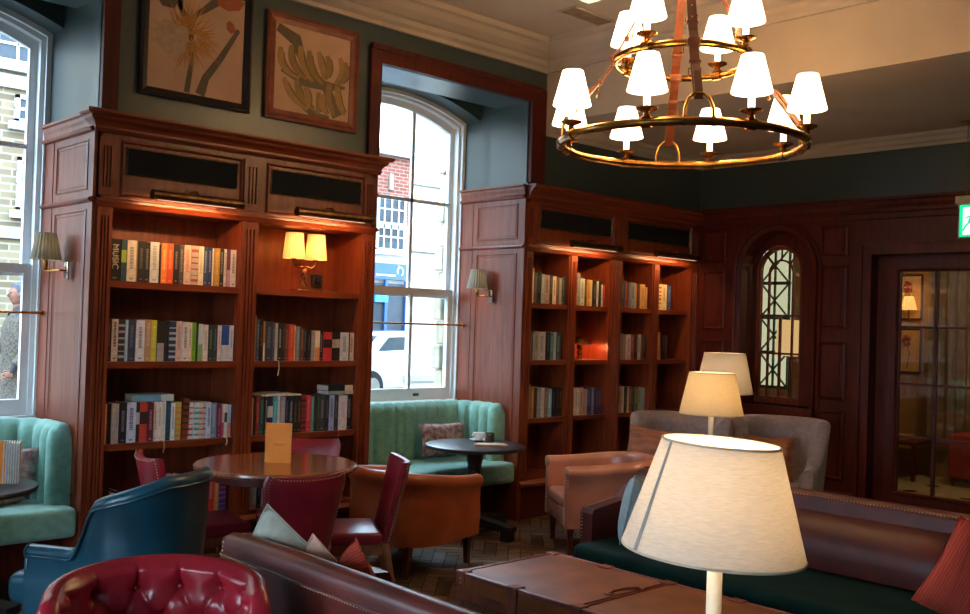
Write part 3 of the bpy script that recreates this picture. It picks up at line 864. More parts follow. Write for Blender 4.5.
row('''10 9a2430 d07a80
14 d0ccc8 8a8684
14 ccc4bc 7a746c
14 d4ccc8 8a807c
22 b49890 785c54
20 a48078 d0b0a8 .97
28 242c50 7a84b0
14 68708a a0a8c0
26 3a2440 b03858 .98
22 262848 7a7ca0 .97
8 - -''', B2[1][0]+.01, B2[1][1]-.002, SHELVES[2], .25, 'third shelf, second bay'+BW, G2)
row('''34 a48e78 6a5644 .98
12 c8c4bc 7a766c .96
16 1e1c1c 7a7878 .95
12 a4886c d0b898 .95
16 5c3c30 b08070 .95
16 2c2a1e 7a7850 .93
20 56563c a0a070 .92
20 8e9494 5a6060 .92
20 7e8888 b0b8b8 .9
6 - -''', B2[2][0]+.004, B2[2][1]-.004, SHELVES[2], .262, 'third shelf, third bay'+BW, G2)
# lettering on the first spine of the top shelf, and ribbon markers hanging from books
fc = bpy.data.curves.new('spine_title', 'FONT'); fc.body = 'MUSIC'; fc.size = .055; fc.extrude = .0008; fc.align_x = 'CENTER'; fc.align_y = 'CENTER'
fo = bpy.data.objects.new('tmp_title', fc); COL.objects.link(fo); dg = bpy.context.evaluated_depsgraph_get(); me = bpy.data.meshes.new_from_object(fo.evaluated_get(dg)); bpy.data.objects.remove(fo)
me.materials.clear(); me.materials.append(cmat('c8bca8')); to = bpy.data.objects.new('spine_title', me); COL.objects.link(to)
b0 = bpy.data.objects['book']; to.parent = b0; to.location = (0, -.001, .15); to.rotation_euler = (PI/2, PI/2, 0)
for x, z, l_, c_, w_ in ((3.68, 1.38, .10, 'd8c8a8', 'below the second shelf, right bay'), (2.86, .87, .07, 'd8b890', 'over the third shelf, left bay'), (3.30, .87, .05, 'e8dcc8', 'at the right end of the third shelf, left bay'), (4.20, .87, .05, 'b03038', 'over the third shelf, right bay')):
    o = MB().tube([(0, .05, .004), (0, .008, .004), (.002, -.006, 0), (.006, -.007, -l_*.5), (-.002, -.006, -l_)], .003, 5).build('bookmark_ribbon', cmat(c_)); o.location = (x, FY, z)
    tag(o, 'thin %s ribbon bookmark hanging %s' % (cname(c_), w_), 'bookmark')
# books and papers lying on top of rows
def lying(x0, x1, y0, y1, z, h, col, acc, label, name='book'):
    xc, yc = (x0+x1)/2, (y0+y1)/2; mb = MB(); a, b, c_, d_ = x0-xc, x1-xc, y0-yc, y1-yc
    mb.cur = 0; mb.box(a, b, c_, d_, 0, .003); mb.box(a, b, c_, d_, h-.003, h); mb.box(a, b, c_, c_+.003, .003, h-.003)
    mb.cur = 2; mb.box(b-(b-a)*.33, b, c_-.001, c_, 0, h); mb.cur = 1; mb.box(a+.004, b-.004, c_+.003, d_-.004, .003, h-.003)
    o = mb.build(name, [cmat(col), 'paper', cmat(acc)]); o.location = (xc, yc, z); return tag(o, label, 'book')
lying(2.68, 2.94, 6.04, 6.20, .87+.255, .042, '6a9ab8', 'b8c8c4', 'light blue book lying flat on top of the third-shelf books, left bay')
lying(3.58, 3.90, 6.03, 6.22, .87+.265, .010, 'c8b0a4', 'd8d0cc', 'thin pinkish magazine lying flat on the third-shelf books, right bay', 'magazine')['category'] = 'magazine'
lying(3.62, 3.80, 6.04, 6.21, .87+.2755, .008, '9aa4ac', 'b8c0c8', 'small grey magazine on top of the pinkish magazine', 'magazine')['category'] = 'magazine'
lying(4.14, 4.358, 6.04, 6.20, .87+.263, .024, '8aa0a4', 'b8b8b0', 'pale grey-blue book lying flat, lower of two on the third-shelf books')
lying(4.135, 4.352, 6.04, 6.20, .87+.2875, .042, '16161c', 'd8c4a8', 'black book with cream end lying on the pale grey-blue book')

# ------------------------------------------------------------------ lamps on shelves and walls
def shade_prof(r0, r1, h, t=.003, z=0): return [(r0, z), (r1, z+h), (r1-t, z+h), (r0-t, z), (r0, z)]
t = thing('table_lamp', 'brass table lamp with twin cream shades on the bookcase shelf', 'lamp', (3.96, 6.14, 1.8805))
MB().rbox(-.085, .085, -.05, .05, 0, .012, .004).build('base', 'brass', t)
MB().tube([(.0, 0, .01), (-.02, 0, .04), (.0, 0, .08), (.018, 0, .11), (0, 0, .145), (0, 0, .17)], .006, 8).build('stem', 'brass', t, smooth=60)
MB().tube([(.0, 0, .01), (.02, 0, .04), (.0, 0, .08), (-.018, 0, .11), (0, 0, .145)], .006, 8).build('stem', 'brass', t, smooth=60)
MB().ball((0, 0, .145), .018).build('knop', 'strap', t, smooth=60)
for s in (-1, 1):
    a = MB().tube([(0, 0, .15), (s*.02, 0, .178), (s*.055, 0, .168), (s*.08, 0, .178), (s*.093, 0, .20), (s*.093, 0, .23)], .006, 8).lathe([(.018, .22), (.022, .23), (.010, .235)], (s*.093, 0, 0), 12).build('lamp_arm', 'brass', t, smooth=60)
    MB().open_lathe(shade_prof(.080, .062, .185, z=.232), (s*.093, 0, 0), 48, wave=.018).build('lamp_shade', 'shelfshade', a)
    point_light('shelf_lamp_bulb', (3.96+s*.09, 6.14, 1.88+.315), 1.1, (1, .6, .26), .02)
t = thing('wall_socket', 'dark wall socket behind the twin-shade lamp on the bookcase shelf', 'socket', (4.20, 6.34, 1.97))
MB().rbox(-.045, .045, -.012, .008, -.045, .045, .004).build('plate', 'black', t); MB().rbox(-.02, .02, -.035, -.010, -.015, .02, .005).build('plug', 'black', t)
MB().tube([(0, -.035, -.01), (.0, -.06, -.05), (-.03, -.10, -.083), (.06, -.16, -.0855), (.10, -.10, -.0855), (0, -.12, -.0855), (-.08, -.14, -.0855)], .004, 6).build('cable', 'black', t, smooth=60)
# small mushroom lamp in the corner bookcase
t = thing('accent_lamp', 'small brass accent lamp with dark cap glowing on the corner bookcase shelf', 'lamp', (7.0, 6.14, 1.3805))
MB().lathe([(.055, 0), (.055, .008), (.03, .016), (.018, .04), (.028, .06), (.018, .085), (.028, .10), (.03, .14), (.02, .15)], n=20).build('base', 'brass', t, smooth=40)
MB().open_lathe([(.115, .145), (.04, .2), (.008, .215), (.008, .212), (.04, .196), (.112, .143), (.115, .145)], n=24).build('lamp_shade', 'bronze', t, smooth=40)
MB().ball((0, 0, .155), .016).build('bulb', M['strip'], t)
point_light('accent_bulb', (7.05, 6.15, 1.38+.14), 2.6, (1, .33, .12), .015)
def sconce(name_lab, X, y_plate, z, s, y_sh):
    """wall light on a reveal face X; s=+1: fixed to a face looking -X"""
    t = thing('wall_light', name_lab, 'wall light', (X-s*.022, y_plate, z))
    MB().rbox(*sorted((0, -s*.014)), -.028, .028, -.055, .055, .004).build('backplate', 'chrome', t)
    dy = y_sh-y_plate
    MB().tube([(-s*.012, 0, 0), (-s*.05, 0, 0), (-s*.06, dy*.5, 0), (-s*.09, dy, -.005), (-s*.09, dy, .03)], .006, 8).build('arm', 'brass', t, smooth=60)
    MB().lathe([(.008, -.02), (.014, -.01), (.015, .05), (.012, .06)], (-s*.09, dy, .02), 14).build('bulb_holder', 'brass', t, smooth=40)
    MB().open_lathe(shade_prof(.092, .058, .17, z=.065), (-s*.09, dy, 0), 44, wave=.03).build('lamp_shade', 'sconceshade', t)
    point_light('wall_light_bulb', (X-s*.112, y_sh, z+.15), .7, (1, .62, .3), .02)
sconce('brass wall light with pleated sage shade beside the left window', 2.35, 6.29, 1.935, 1, 6.42)
sconce('brass wall light with pleated sage shade beside the middle arched window', 6.08, 6.37, 1.93, 1, 6.46)

# ------------------------------------------------------------------ framed botanical prints
def picture(x0, x1, z0, z1, fw, fmat, label):
    t = thing('framed_picture', label, 'picture', ((x0+x1)/2, FY-.002, (z0+z1)/2))
    W, Hh = (x1-x0)/2, (z1-z0)/2
    prof = [(0, 0), (0, .03), (fw*.3, .036), (fw*.55, .026), (fw, .018), (fw, 0)]
    mb = MB(); cs = [(-W, -Hh, 1, 1), (W, -Hh, -1, 1), (W, Hh, -1, -1), (-W, Hh, 1, -1)]
    mb.sweep([[(u+sx*o, -d, v+sy*o) for o, d in prof] for u, v, sx, sy in cs], closed=True); mb.build('frame', fmat, t)
    MB().box(-W+fw*.6, W-fw*.6, -.012, 0, -Hh+fw*.6, Hh-fw*.6).build('backing_paper', 'artpaper', t)
    return t
pa = lambda x, z, k=0: (x, -.0125-k*.0004, z)
def blob(mb, pts, k=0):
    c_ = (sum(p[0] for p in pts)/len(pts), sum(p[1] for p in pts)/len(pts)); n = len(pts)
    mb.add([pa(*c_, k+1.2)]+[pa(*p, k) for p in pts], [(0, i+1, (i+1) % n+1) for i in range(n)])
def ribbon(mb, pts, ws, k=0):
    L = [Vector((p[0], p[1])) for p in pts]; a = []; b = []
    for i, p in enumerate(L):
        d = (L[min(i+1, len(L)-1)]-L[max(i-1, 0)]).normalized(); n = Vector((-d.y, d.x)); w = ws[i] if isinstance(ws, (list, tuple)) else ws
        a.append(p+n*w); b.append(p-n*w)
    for i in range(len(L)-1): mb.add([pa(*a[i], k), pa(*a[i+1], k), pa(*b[i+1], k), pa(*b[i], k)], [(0, 1, 2, 3)])
t = picture(2.60, 3.375, 3.055, 3.86, .055, 'frameblack', 'black-framed botanical print of a spiky yellow flower and buds above the bookcase')
u = lambda px, py: (-.335+px*.67/470, .36-py*.70/480)        # print coordinates from its upper-left corner
mb = MB(); mb.cur = 0
ribbon(mb, [u(95, -20), u(130, 80), u(200, 200), u(210, 330), u(190, 480)], [.016, .018, .02, .016, .02])
ribbon(mb, [u(150, -20), u(145, 60), u(150, 120)], .016); ribbon(mb, [u(440, 150), u(350, 300), u(280, 400), u(255, 480)], [.014, .022, .026, .034])
ribbon(mb, [u(180, 160), u(260, 100), u(330, 40)], [.01, .02, .03])
blob(mb, [u(40, 100), u(80, 70), u(130, 90), u(120, 125), u(60, 125)], 2)
mb.cur = 1
for i in range(150):
    a = random.uniform(0, 2*PI); r0 = random.uniform(20, 60); r1 = random.uniform(95, 165); c0 = (175+random.uniform(-25, 45), 235+random.uniform(-30, 30))
    p0 = u(c0[0]+r0*math.cos(a), c0[1]+r0*math.sin(a)); p1 = u(c0[0]+r1*math.cos(a+.15), c0[1]+r1*math.sin(a+.15))
    ribbon(mb, [p0, ((p0[0]+p1[0])/2, (p0[1]+p1[1])/2), p1], [.005, .0035, .0005], 4+i*.02)
mb.cur = 2; blob(mb, [u(320, 20), u(360, -5), u(430, 0), u(465, 20), u(440, 60), u(380, 75), u(330, 60)], 3); blob(mb, [u(375, 130), u(390, 115), u(415, 130), u(425, 160), u(400, 175), u(378, 160)], 3)
mb.cur = 3
for cx, cy, rx, ry in ((90, 230, 55, 50), (120, 280, 60, 60), (80, 270, 45, 45), (160, 230, 30, 40)): blob(mb, [u(cx+rx*math.cos(q*PI/8), cy+ry*math.sin(q*PI/8)) for q in range(16)], 8+cx*.01)
mb.build('drawing', [cmat('5c4c38'), cmat('b07a34'), cmat('a4542c'), cmat('b4977a')], t)
t = picture(3.49, 4.258, 3.055, 3.795, .07, 'framewood', 'reddish wood framed botanical print of hanging banana bunches above the bookcase')
u = lambda px, py: (-.315+px*.63/340, .30-py*.60/400)
mb = MB()
def banana(p0, p1, w, bend, k, c_):
    mb.cur = c_; P = []; W_ = []
    for i in range(9):
        q = i/8; d = (p1[0]-p0[0], p1[1]-p0[1]); b = bend*math.sin(PI*q)
        P.append(u(p0[0]+d[0]*q-d[1]*b, p0[1]+d[1]*q+d[0]*b)); W_.append(w*(.25+.75*math.sin(PI*min(1, q*.85+.12))))
    ribbon(mb, P, W_, k)
    mb.cur = 2; ribbon(mb, [(a+w*.8, b) for a, b in P[1:-1]], w*.16, k+.5)
mb.cur = 2; ribbon(mb, [u(10, 20), u(90, 60), u(130, 170), u(230, 250), u(290, 380)], [.03, .05, .03, .035, .05], 0)
ribbon(mb, [u(30, 215), u(130, 250), u(240, 245), u(320, 235)], [.01, .03, .035, .01], 1)
ribbon(mb, [u(40, 260), u(110, 340), u(190, 400), u(250, 400)], [.008, .03, .03, .02], 1)
for i, (a, b, bend) in enumerate([((25, 110), (110, 235), .22), ((70, 90), (140, 235), .15), ((110, 85), (170, 240), .1), ((150, 95), (215, 240), .12), ((190, 90), (220, 220), -.05), ((230, 100), (225, 215), -.15), ((290, 95), (270, 225), -.2), ((315, 110), (285, 225), -.2),
        ((40, 250), (150, 375), .1), ((95, 245), (180, 370), .12), ((135, 270), (150, 370), -.1), ((195, 285), (190, 390), -.1), ((215, 290), (240, 385), .1), ((245, 230), (270, 380), .08), ((280, 235), (320, 370), .05)]):
    banana(a, b, .033, bend, 3+i*.9, i % 2)
mb.build('drawing', [cmat('a07c40'), cmat('8c6c34'), cmat('5e5034')], t)

# ------------------------------------------------------------------ ceiling fittings and exit sign
t = thing('ceiling_vent', 'slotted air vent grille in the ceiling left of the chandelier', 'vent', (5.92, 5.12, ZC))
mb = MB(); mb.box(-.36, .36, -.09, -.075, -.012, 0); mb.box(-.36, .36, .075, .09, -.012, 0); mb.box(-.36, -.345, -.09, .09, -.012, 0); mb.box(.345, .36, -.09, .09, -.012, 0); mb.build('frame', 'plaster', t)
mb = MB()
for i in range(11): mb.box(-.345, .345, -.072+i*.0145, -.066+i*.0145, -.008, -.001)
mb.build('slats', pbr('vent_slats', S('8a7a6a'), .6), t)
t = thing('ceiling_light', 'flush square cream ceiling light beside the air vent', 'ceiling light', (5.30, 4.72, ZC))
MB().rbox(-.2, .2, -.12, .12, -.05, 0, .012).build('body', 'plaster', t); MB().rbox(-.17, .17, -.09, .09, -.056, -.048, .003).build('diffuser', emit('warm_diffuser', (1, .8, .5, 1), .7), t)

t = thing('exit_sign', 'green running man exit sign hanging on chains from the low ceiling', 'sign', (8.3, 3.06, 2.50))
MB().rbox(-.03, .03, -.20, .20, .28, .345, .006).build('housing', pbr('sign_housing', S('b8a88c'), .4), t)
mb = MB(); mb.box(-.008, .008, -.18, .18, 0, .28); mb.build('edge', 'chrome', t)
MB().box(-.011, .011, -.168, .168, .012, .272).build('green_panel', 'exitgreen', t)
mb = MB()
for s in (-1, 1):
    X = s*.0115
    def q(pts): mb.add([(X, y, z) for y, z in pts], [tuple(range(len(pts)))])
    # white doorway with the figure cut by green shapes
    q([(.14, .03), (.02, .03), (.02, .25), (.14, .25)])
    q([(-.02, .10), (-.02, .18), (-.09, .14)]); q([(-.08, .125), (-.15, .125), (-.15, .155), (-.08, .155)])
mb.build('pictogram', 'exitwhite', t)
mb = MB()
for s in (-1, 1):
    X = s*.0122
    def tb(a, b, r): mb.tube([(X, a[0], a[1]), (X, b[0], b[1])], r, 6)
    mb.ball((X, .065, .215), .018, 1, 8, 6); tb((.07, .19), (.09, .13), .013); tb((.075, .185), (.04, .165), .007); tb((.04, .165), (.03, .14), .007); tb((.08, .18), (.12, .165), .007)
    tb((.09, .13), (.055, .10), .009); tb((.055, .10), (.065, .05), .008); tb((.09, .13), (.125, .09), .009); tb((.125, .09), (.135, .06), .008)
mb.build('running_figure', 'exitgreen', t)
for y in (-.12, .12):
    mb = MB(); z = .345; i = 0
    while z < .93:
        mb.torus((0, 0, 0), .006, .0016, 10, 5) if 0 else None
        pts = [(0 if i % 2 else .005*math.cos(a), y+(.005*math.cos(a) if i % 2 else 0), z+.011+.011*math.sin(a)) for a in [2*PI*k/10 for k in range(10)]]
        mb.tube(pts, .0016, 5, True); z += .0185; i += 1
    mb.build('chain', 'bronze', t)
MB().rbox(-.02, .02, -.17, .17, .925, .959, .004).build('ceiling_bracket', 'brass', t)

# ------------------------------------------------------------------ chandelier
CX, CY = 4.785, 3.455; ZL, ZU = 2.768, 3.263; RL, RU = .705, .395
ch = thing('chandelier', 'two-tier brass ring chandelier with twelve small shades on leather straps', 'chandelier', (CX, CY, ZL))
MB().torus((0, 0, 0), RL, .024, 96, 12).build('lower_ring', 'brass', ch, smooth=60)
MB().torus((0, 0, ZU-ZL), RU, .021, 72, 12).build('upper_ring', 'brass', ch, smooth=60)
yawc = math.atan2(CY, CX)
def ch_light(R, z, a):
    ca, sa = math.cos(a), math.sin(a); x, y = R*ca, R*sa
    mb = MB(); mb.lathe([(.030, -.028), (.030, .028)], (x, y, z), 14, axis=Matrix.Rotation(a, 3, 'Z') @ Matrix.Rotation(PI/2, 3, 'X'))
    mb.lathe([(.006, -.03), (.018, -.015), (.012, .02), (.02, .035), (.014, .05), (.03, .055), (.058, .068), (.060, .075), (.03, .068), (.022, .07), (.022, .085)], (x, y, z), 20)
    cup = mb.build('candle_cup', 'brass', ch, smooth=35)
    MB().lathe([(.018, .07), (.018, .19)], (x, y, z), 14).build('candle', 'candle', cup, smooth=40)
    MB().open_lathe(shade_prof(.108, .058, .195, z=.165), (x, y, z), 28).build('lamp_shade', 'chshade', cup, smooth=40)
    point_light('chandelier_bulb', (CX+x, CY+y, ZL+z+.26), CHW, (1, .64, .36), .03)
CHW = 1.8
for i in range(8): ch_light(RL, 0, yawc+PI+math.radians(30)+i*PI/4)
for i in range(4): ch_light(RU, ZU-ZL, yawc+PI+math.radians(58.7)+i*PI/2)
for i in range(4):
    a = yawc+PI+math.radians(7)+i*PI/2; ca, sa = math.cos(a), math.sin(a); P = lambda r, z, o=0: (r*ca-o*sa, r*sa+o*ca, z)
    # stirrup on the lower ring
    mb = MB(); mb.tube([P(RL, .0, -.075), P(RL-.005, .07, -.073), P(RL-.015, .12, -.055), P(RL-.025, .15, -.025), P(RL-.025, .15, .025), P(RL-.015, .12, .055), P(RL-.005, .07, .073), P(RL, .0, .075)], .0085, 8)
    for o in (-.075, .075): mb.lathe([(.027, -.010), (.027, .010)], P(RL, 0, o), 12, axis=Matrix.Rotation(a, 3, 'Z') @ Matrix.Rotation(PI/2, 3, 'X'))
    mb.build('stirrup', 'brass' if i % 2 == 0 else 'bronze', ch, smooth=50)
    zu = ZU-ZL; top = ZC-ZL-.16; ctrl = [(RL-.035, .125), (RU+.025, zu-.04), (RU+.03, zu+.02), (RU-.02, zu+.07), (.045, top)]
    def strap(c_, w, th):
        mb = MB(); rings = []
        for j, (r, z) in enumerate(c_):
            nx = c_[min(j+1, len(c_)-1)]; pv = c_[max(j-1, 0)]; d = Vector((nx[0]-pv[0], nx[1]-pv[1])).normalized(); n = (d.y*th, -d.x*th)
            rings.append([P(r+n[0], z+n[1], -w), P(r+n[0], z+n[1], w), P(r-n[0], z-n[1], w), P(r-n[0], z-n[1], -w)])
        return mb.sweep(rings)
    m_ = 'strapdark' if i == 0 else 'strap'
    s_ = strap(ctrl, .026, .005).build('strap', m_, ch)
    strap([(RL-.035+.01, .135), (RL-.13, .29), (RU+.05+.08, zu-.16)], .019, .007).build('strap_tail', m_, s_)
    for (r, z, nr, nz) in ((RU+.115, zu-.19, 0, 0), (RU-.08, zu+.16, 0, 0)):
        mb = MB(); mb.tube([P(r-.02, z-.02, -.033), P(r+.02, z+.02, -.026) if 0 else P(r-.016, z+.022, -.033), P(r-.016, z+.022, .033), P(r-.02+.012, z-.022, .033), P(r-.02+.012, z-.022, -.033)], .004, 6, True)
        mb.build('buckle', 'brass', s_, smooth=50)
    for rr_, zz_ in ((RU, zu), (RU-.06, zu+.13), (RU+.09, zu-.13)):
        pr = [(.034, -.032), (.034, .032)]
        mb = MB(); mb.rbox(-.032, .032, -.036, .036, -.02, .02, .006); Q = Matrix.Rotation(a, 3, 'Z'); mb.v = [Q @ v+Vector(P(rr_, zz_, 0)) for v in mb.v] if rr_ == RU else [Q @ Vector((v.x*.45, v.y*.9, v.z*.5))+Vector(P(rr_, zz_, 0)) for v in mb.v]
        mb.build('strap_loop', m_, s_, smooth=40)
    mb = MB()
    for q in range(6):
        f = .15+q*.12; r = ctrl[3][0]+(ctrl[4][0]-ctrl[3][0])*f; z = ctrl[3][1]+(ctrl[4][1]-ctrl[3][1])*f; mb.ball(P(r+.006, z, 0), .004, 1, 6, 4)
    mb.build('studs', 'nail', s_)
MB().lathe([(.0, .0), (.02, .0), (.045, .02), (.05, .05), (.03, .075), (.012, .09), (.012, .16), (.06, .165), (.065, .18)], (0, 0, ZC-ZL-.185), 20).build('hub', 'brass', ch, smooth=40)

# ------------------------------------------------------------------ soft goods builders
def upath(w, d, n=10, rc=None):
    """U from the left front round the back to the right front, chair faces +y; centre at 0. returns (x,y,nx,ny,s)"""
    r = rc or w/2; pts = []; yf, yb = d/2, -d/2
    for i in range(n+1): q = i/n; pts.append((-w/2, yf+(yb+r-yf)*q, -1, 0))
    for i in range(1, n*2):
        a = PI+PI*i/(2*n)
        if r < w/2-1e-4:
            a1 = PI+PI/2*i/n if i <= n else PI*1.5+PI/2*(i-n)/n; cx = -w/2+r if i < n else w/2-r
            pts.append((cx+r*math.cos(a1), yb+r+r*math.sin(a1), math.cos(a1), math.sin(a1)))
            if i == n: pts.append((w/2-r, yb, 0, -1))
        else: pts.append((r*math.cos(a), yb+r+r*math.sin(a), math.cos(a), math.sin(a)))
    for i in range(n+1): q = i/n; pts.append((w/2, yb+r+(yf-yb-r)*q, 1, 0))
    L = [0]
    for a, b in zip(pts, pts[1:]): L.append(L[-1]+math.hypot(b[0]-a[0], b[1]-a[1]))
    return [(*p, l/L[-1]) for p, l in zip(pts, L)]
def shell(path, hf, th, z0, roll=.0, rake=0, inner=None, outer=None, ns=5, cap_round=0):
    """upholstered wall. hf(s)->height; roll = radius of a top roll leaning outward; rake(s)= outward lean at the top"""
    rings = []
    for (x, y, nx, ny, s) in path:
        h = hf(s); rk = rake(s) if callable(rake) else rake; P = []
        r = max(th/2, roll); zt = h-r
        for i in range(ns+1):
            q = i/ns; z = z0+(zt-z0)*q; o = (inner(s, q, z) if inner else 0); P.append((-o+rk*(z-z0)/(h-z0), z))
        cx = r+rk
        for i in range(1, 9):
            a = PI-PI*i/8*(1 if roll <= th/2 else 1.28); P.append((cx+r*math.cos(a), zt+r*math.sin(a)))
        zz = P[-1][1]
        for i in range(1, 5):
            q = 1-i/4; z = z0+(zz-z0)*q*(.96 if roll > th/2 else 1); o = outer(s, q) if outer else 0
            P.append((th+o+rk*(z-z0)/(h-z0), z))
        rings.append([(x+nx*n, y+ny*n, z) for n, z in P])
    return MB().sweep(rings)
def pillow(w, h, t, n=14):
    mb = MB(); vs = []; fs = []
    for sd in (1, -1):
        o = len(vs)
        for i in range(n+1):
            for j in range(n+1):
                u_ = -1+2*i/n; v_ = -1+2*j/n; k = (1-u_**4)*(1-v_**4); k = max(k, 0)**.55
                pin = 1-.09*(1-abs(v_)**1.5)*abs(u_)**3; pin2 = 1-.09*(1-abs(u_)**1.5)*abs(v_)**3
                vs.append((u_*w/2*pin, sd*t/2*k*(1+.06*math.sin(7*u_+3*v_)), v_*h/2*pin2))
        fs += [(o+i*(n+1)+j, o+(i+1)*(n+1)+j, o+(i+1)*(n+1)+j+1, o+i*(n+1)+j+1) for i in range(n) for j in range(n)]
    mb.add(vs, fs); return mb
def cushion(mat, label, loc, rot, w=.45, h=.42, t=.15, cat='cushion', piping=None):
    o = thing('cushion', label, cat, loc); o.rotation_euler = rot
    b = pillow(w, h, t).build('cushion_cover', mat, o, smooth=80)
    pts = []
    n = 12
    for (a, bq) in (((-1, -1), (1, -1)), ((1, -1), (1, 1)), ((1, 1), (-1, 1)), ((-1, 1), (-1, -1))):
        for i in range(n):
            q = i/n; u_ = a[0]+(bq[0]-a[0])*q; v_ = a[1]+(bq[1]-a[1])*q
            pin = 1-.09*(1-abs(v_)**1.5)*abs(u_)**3; pin2 = 1-.09*(1-abs(u_)**1.5)*abs(v_)**3; pts.append((u_*w/2*pin, 0, v_*h/2*pin2))
    MB().tube(pts, .0045, 6, True).build('piping', piping or mat, o, smooth=60)
    return o
def leg(mb, x, y, z0, z1, r0, r1, splay=(0, 0)):
    n = 4; vs = []
    mb.sweep([[(x+sx*r1+splay[0], y+sy*r1+splay[1], z0) for sx, sy in ((-1, -1), (1, -1), (1, 1), (-1, 1))], [(x+sx*r0, y+sy*r0, z1) for sx, sy in ((-1, -1), (1, -1), (1, 1), (-1, 1))]]); return mb
def nails(pts, r=.0045, step=.018):
    mb = MB(); acc = 0
    for a, b in zip(pts, pts[1:]):
        a, b = Vector(a), Vector(b); L = (b-a).length; q = acc
        while q < L: mb.ball(a+(b-a)*(q/L), r, 1, 6, 4); q += step
        acc = q-L
    return mb

# ------------------------------------------------------------------ tub armchairs
def tub_chair(label, mat, loc, rz, seatmat=None, legh=.2, w=.52, d=.66, armh=.6, backh=.64, th=.075, nail=True):
    t = thing('tub_armchair', label, 'armchair', loc, rz)
    P = upath(w, d, 8)
    hf = lambda s: armh+(backh-armh)*math.sin(PI*s)**2
    s_ = shell(P, hf, th, legh, .052, 0, outer=lambda s, q: .012*math.sin(PI*q)); s_.build('backrest', mat, t, smooth=50)
    for sx in (-1, 1):   # arm facings
        mb = MB(); cx = sx*(w/2+.042); mb.lathe([(.0, .016), (.04, .016), (.05, .008), (.053, 0)], (cx+sx*.01, d/2, armh-.052), 20, axis=Matrix.Rotation(-PI/2, 3, 'X'))
        mb.rbox(cx-.034, cx+.034, d/2-.004, d/2+.014, legh+.002, armh-.07, .006); mb.build('arm_front', mat, t, smooth=40)
        if nail:
            nn = [(cx-sx*.03, d/2+.016, legh+.02), (cx-sx*.03, d/2+.016, armh-.09)]
            ar = [(cx+sx*.01+.045*math.cos(a), d/2+.016, armh-.052+.045*math.sin(a)) for a in [PI*k/8 for k in range(9)]]
            nails(nn).build('nail_trim', 'nail', t); nails(ar).build('nail_trim', 'nail', t)
    bx = MB(); r = w/2-.004
    poly = [(-r, d/2-.02)]+[(r*math.cos(a), -d/2+w/2+r*math.sin(a)) for a in [PI+PI*k/14 for k in range(15)]]+[(r, d/2-.02)]
    bx.prism(poly, legh+.005, .33); bx.build('seat_base', mat, t)
    c2 = MB(); c2.rbox(-w/2+.008, w/2-.008, -d/2+.16, d/2+.015, .325, .425, .035, 4); c2.build('seat_cushion', seatmat or mat, t, smooth=50)
    MB().rbox(-w/2+.01, w/2-.01, d/2-.035, d/2+.002, legh+.001, .33, .012).build('front_rail', mat, t, smooth=40)
    for sx in (-1, 1):
        for sy in (-1, 1): leg(MB(), sx*(w/2+.01 if sy > 0 else w/2-.04), sy*(d/2-.04), 0, legh+.01, .024, .016, (0, -.03 if sy < 0 else 0)).build('leg', 'leg', t)
    return t
ang = lambda fx_, fy_: math.atan2(fy_, fx_)-PI/2
tub_chair('tan leather tub armchair in front of the corner bookcase facing the round black table', 'tan', (5.93, 4.95, 0), ang(-.83, .56), w=.53, d=.68, armh=.655, backh=.71)
tub_chair('orange-brown leather tub armchair behind the red dining chair, its back to the dining table', 'orange', (4.38, 5.37, 0), ang(.97, .24), w=.56, d=.70, armh=.625, backh=.70, legh=.2)

# blue barrel chair
t = thing('barrel_armchair', 'dark blue leather armchair with high sloping back beside the left bench', 'armchair', (1.99, 4.62, 0), ang(-.54, .842))
P = upath(.42, .56, 16, .17)
def sm(q): q = max(0, min(1, q)); return q*q*(3-2*q)
def hb(s):
    q = 1-abs(2*s-1); return .615+.21*sm((q-.33)/.20)+.13*max(0, min(1, (q-.46)/.36))
rk = lambda s: .07*sm(((1-abs(2*s-1))-.25)/.5)
shell(P, hb, .07, .2, .036, rk, outer=lambda s, q: .01*math.sin(PI*q), ns=6).build('backrest', 'blue', t, smooth=60)
pp = []
for (x, y, nx, ny, s) in P: h = hb(s); r = rk(s)+.075; pp.append((x+nx*r, y+ny*r, h-.05))
MB().tube(pp, .006, 6).build('piping', 'blue', t, smooth=60)
for sx in (-1, 1):
    MB().lathe([(0, .02), (.03, .018), (.04, .006), (.042, 0)], (sx*(.21+.036), .28, .578), 18, axis=Matrix.Rotation(-PI/2, 3, 'X')).rbox(sx*.245-.034, sx*.245+.034, .27, .292, .202, .56, .008).build('arm_front', 'blue', t, smooth=40)
MB().rbox(-.205, .205, -.14, .46, .30, .46, .06, 5).build('seat_cushion', 'blue', t, smooth=60)
MB().rbox(-.205, .205, -.2, .28, .2, .31, .02).build('seat_base', 'blue', t, smooth=40)
for sx in (-1, 1):
    for y in (-.2, .25): leg(MB(), sx*.21, y, 0, .205, .022, .015).build('leg', 'leg', t)

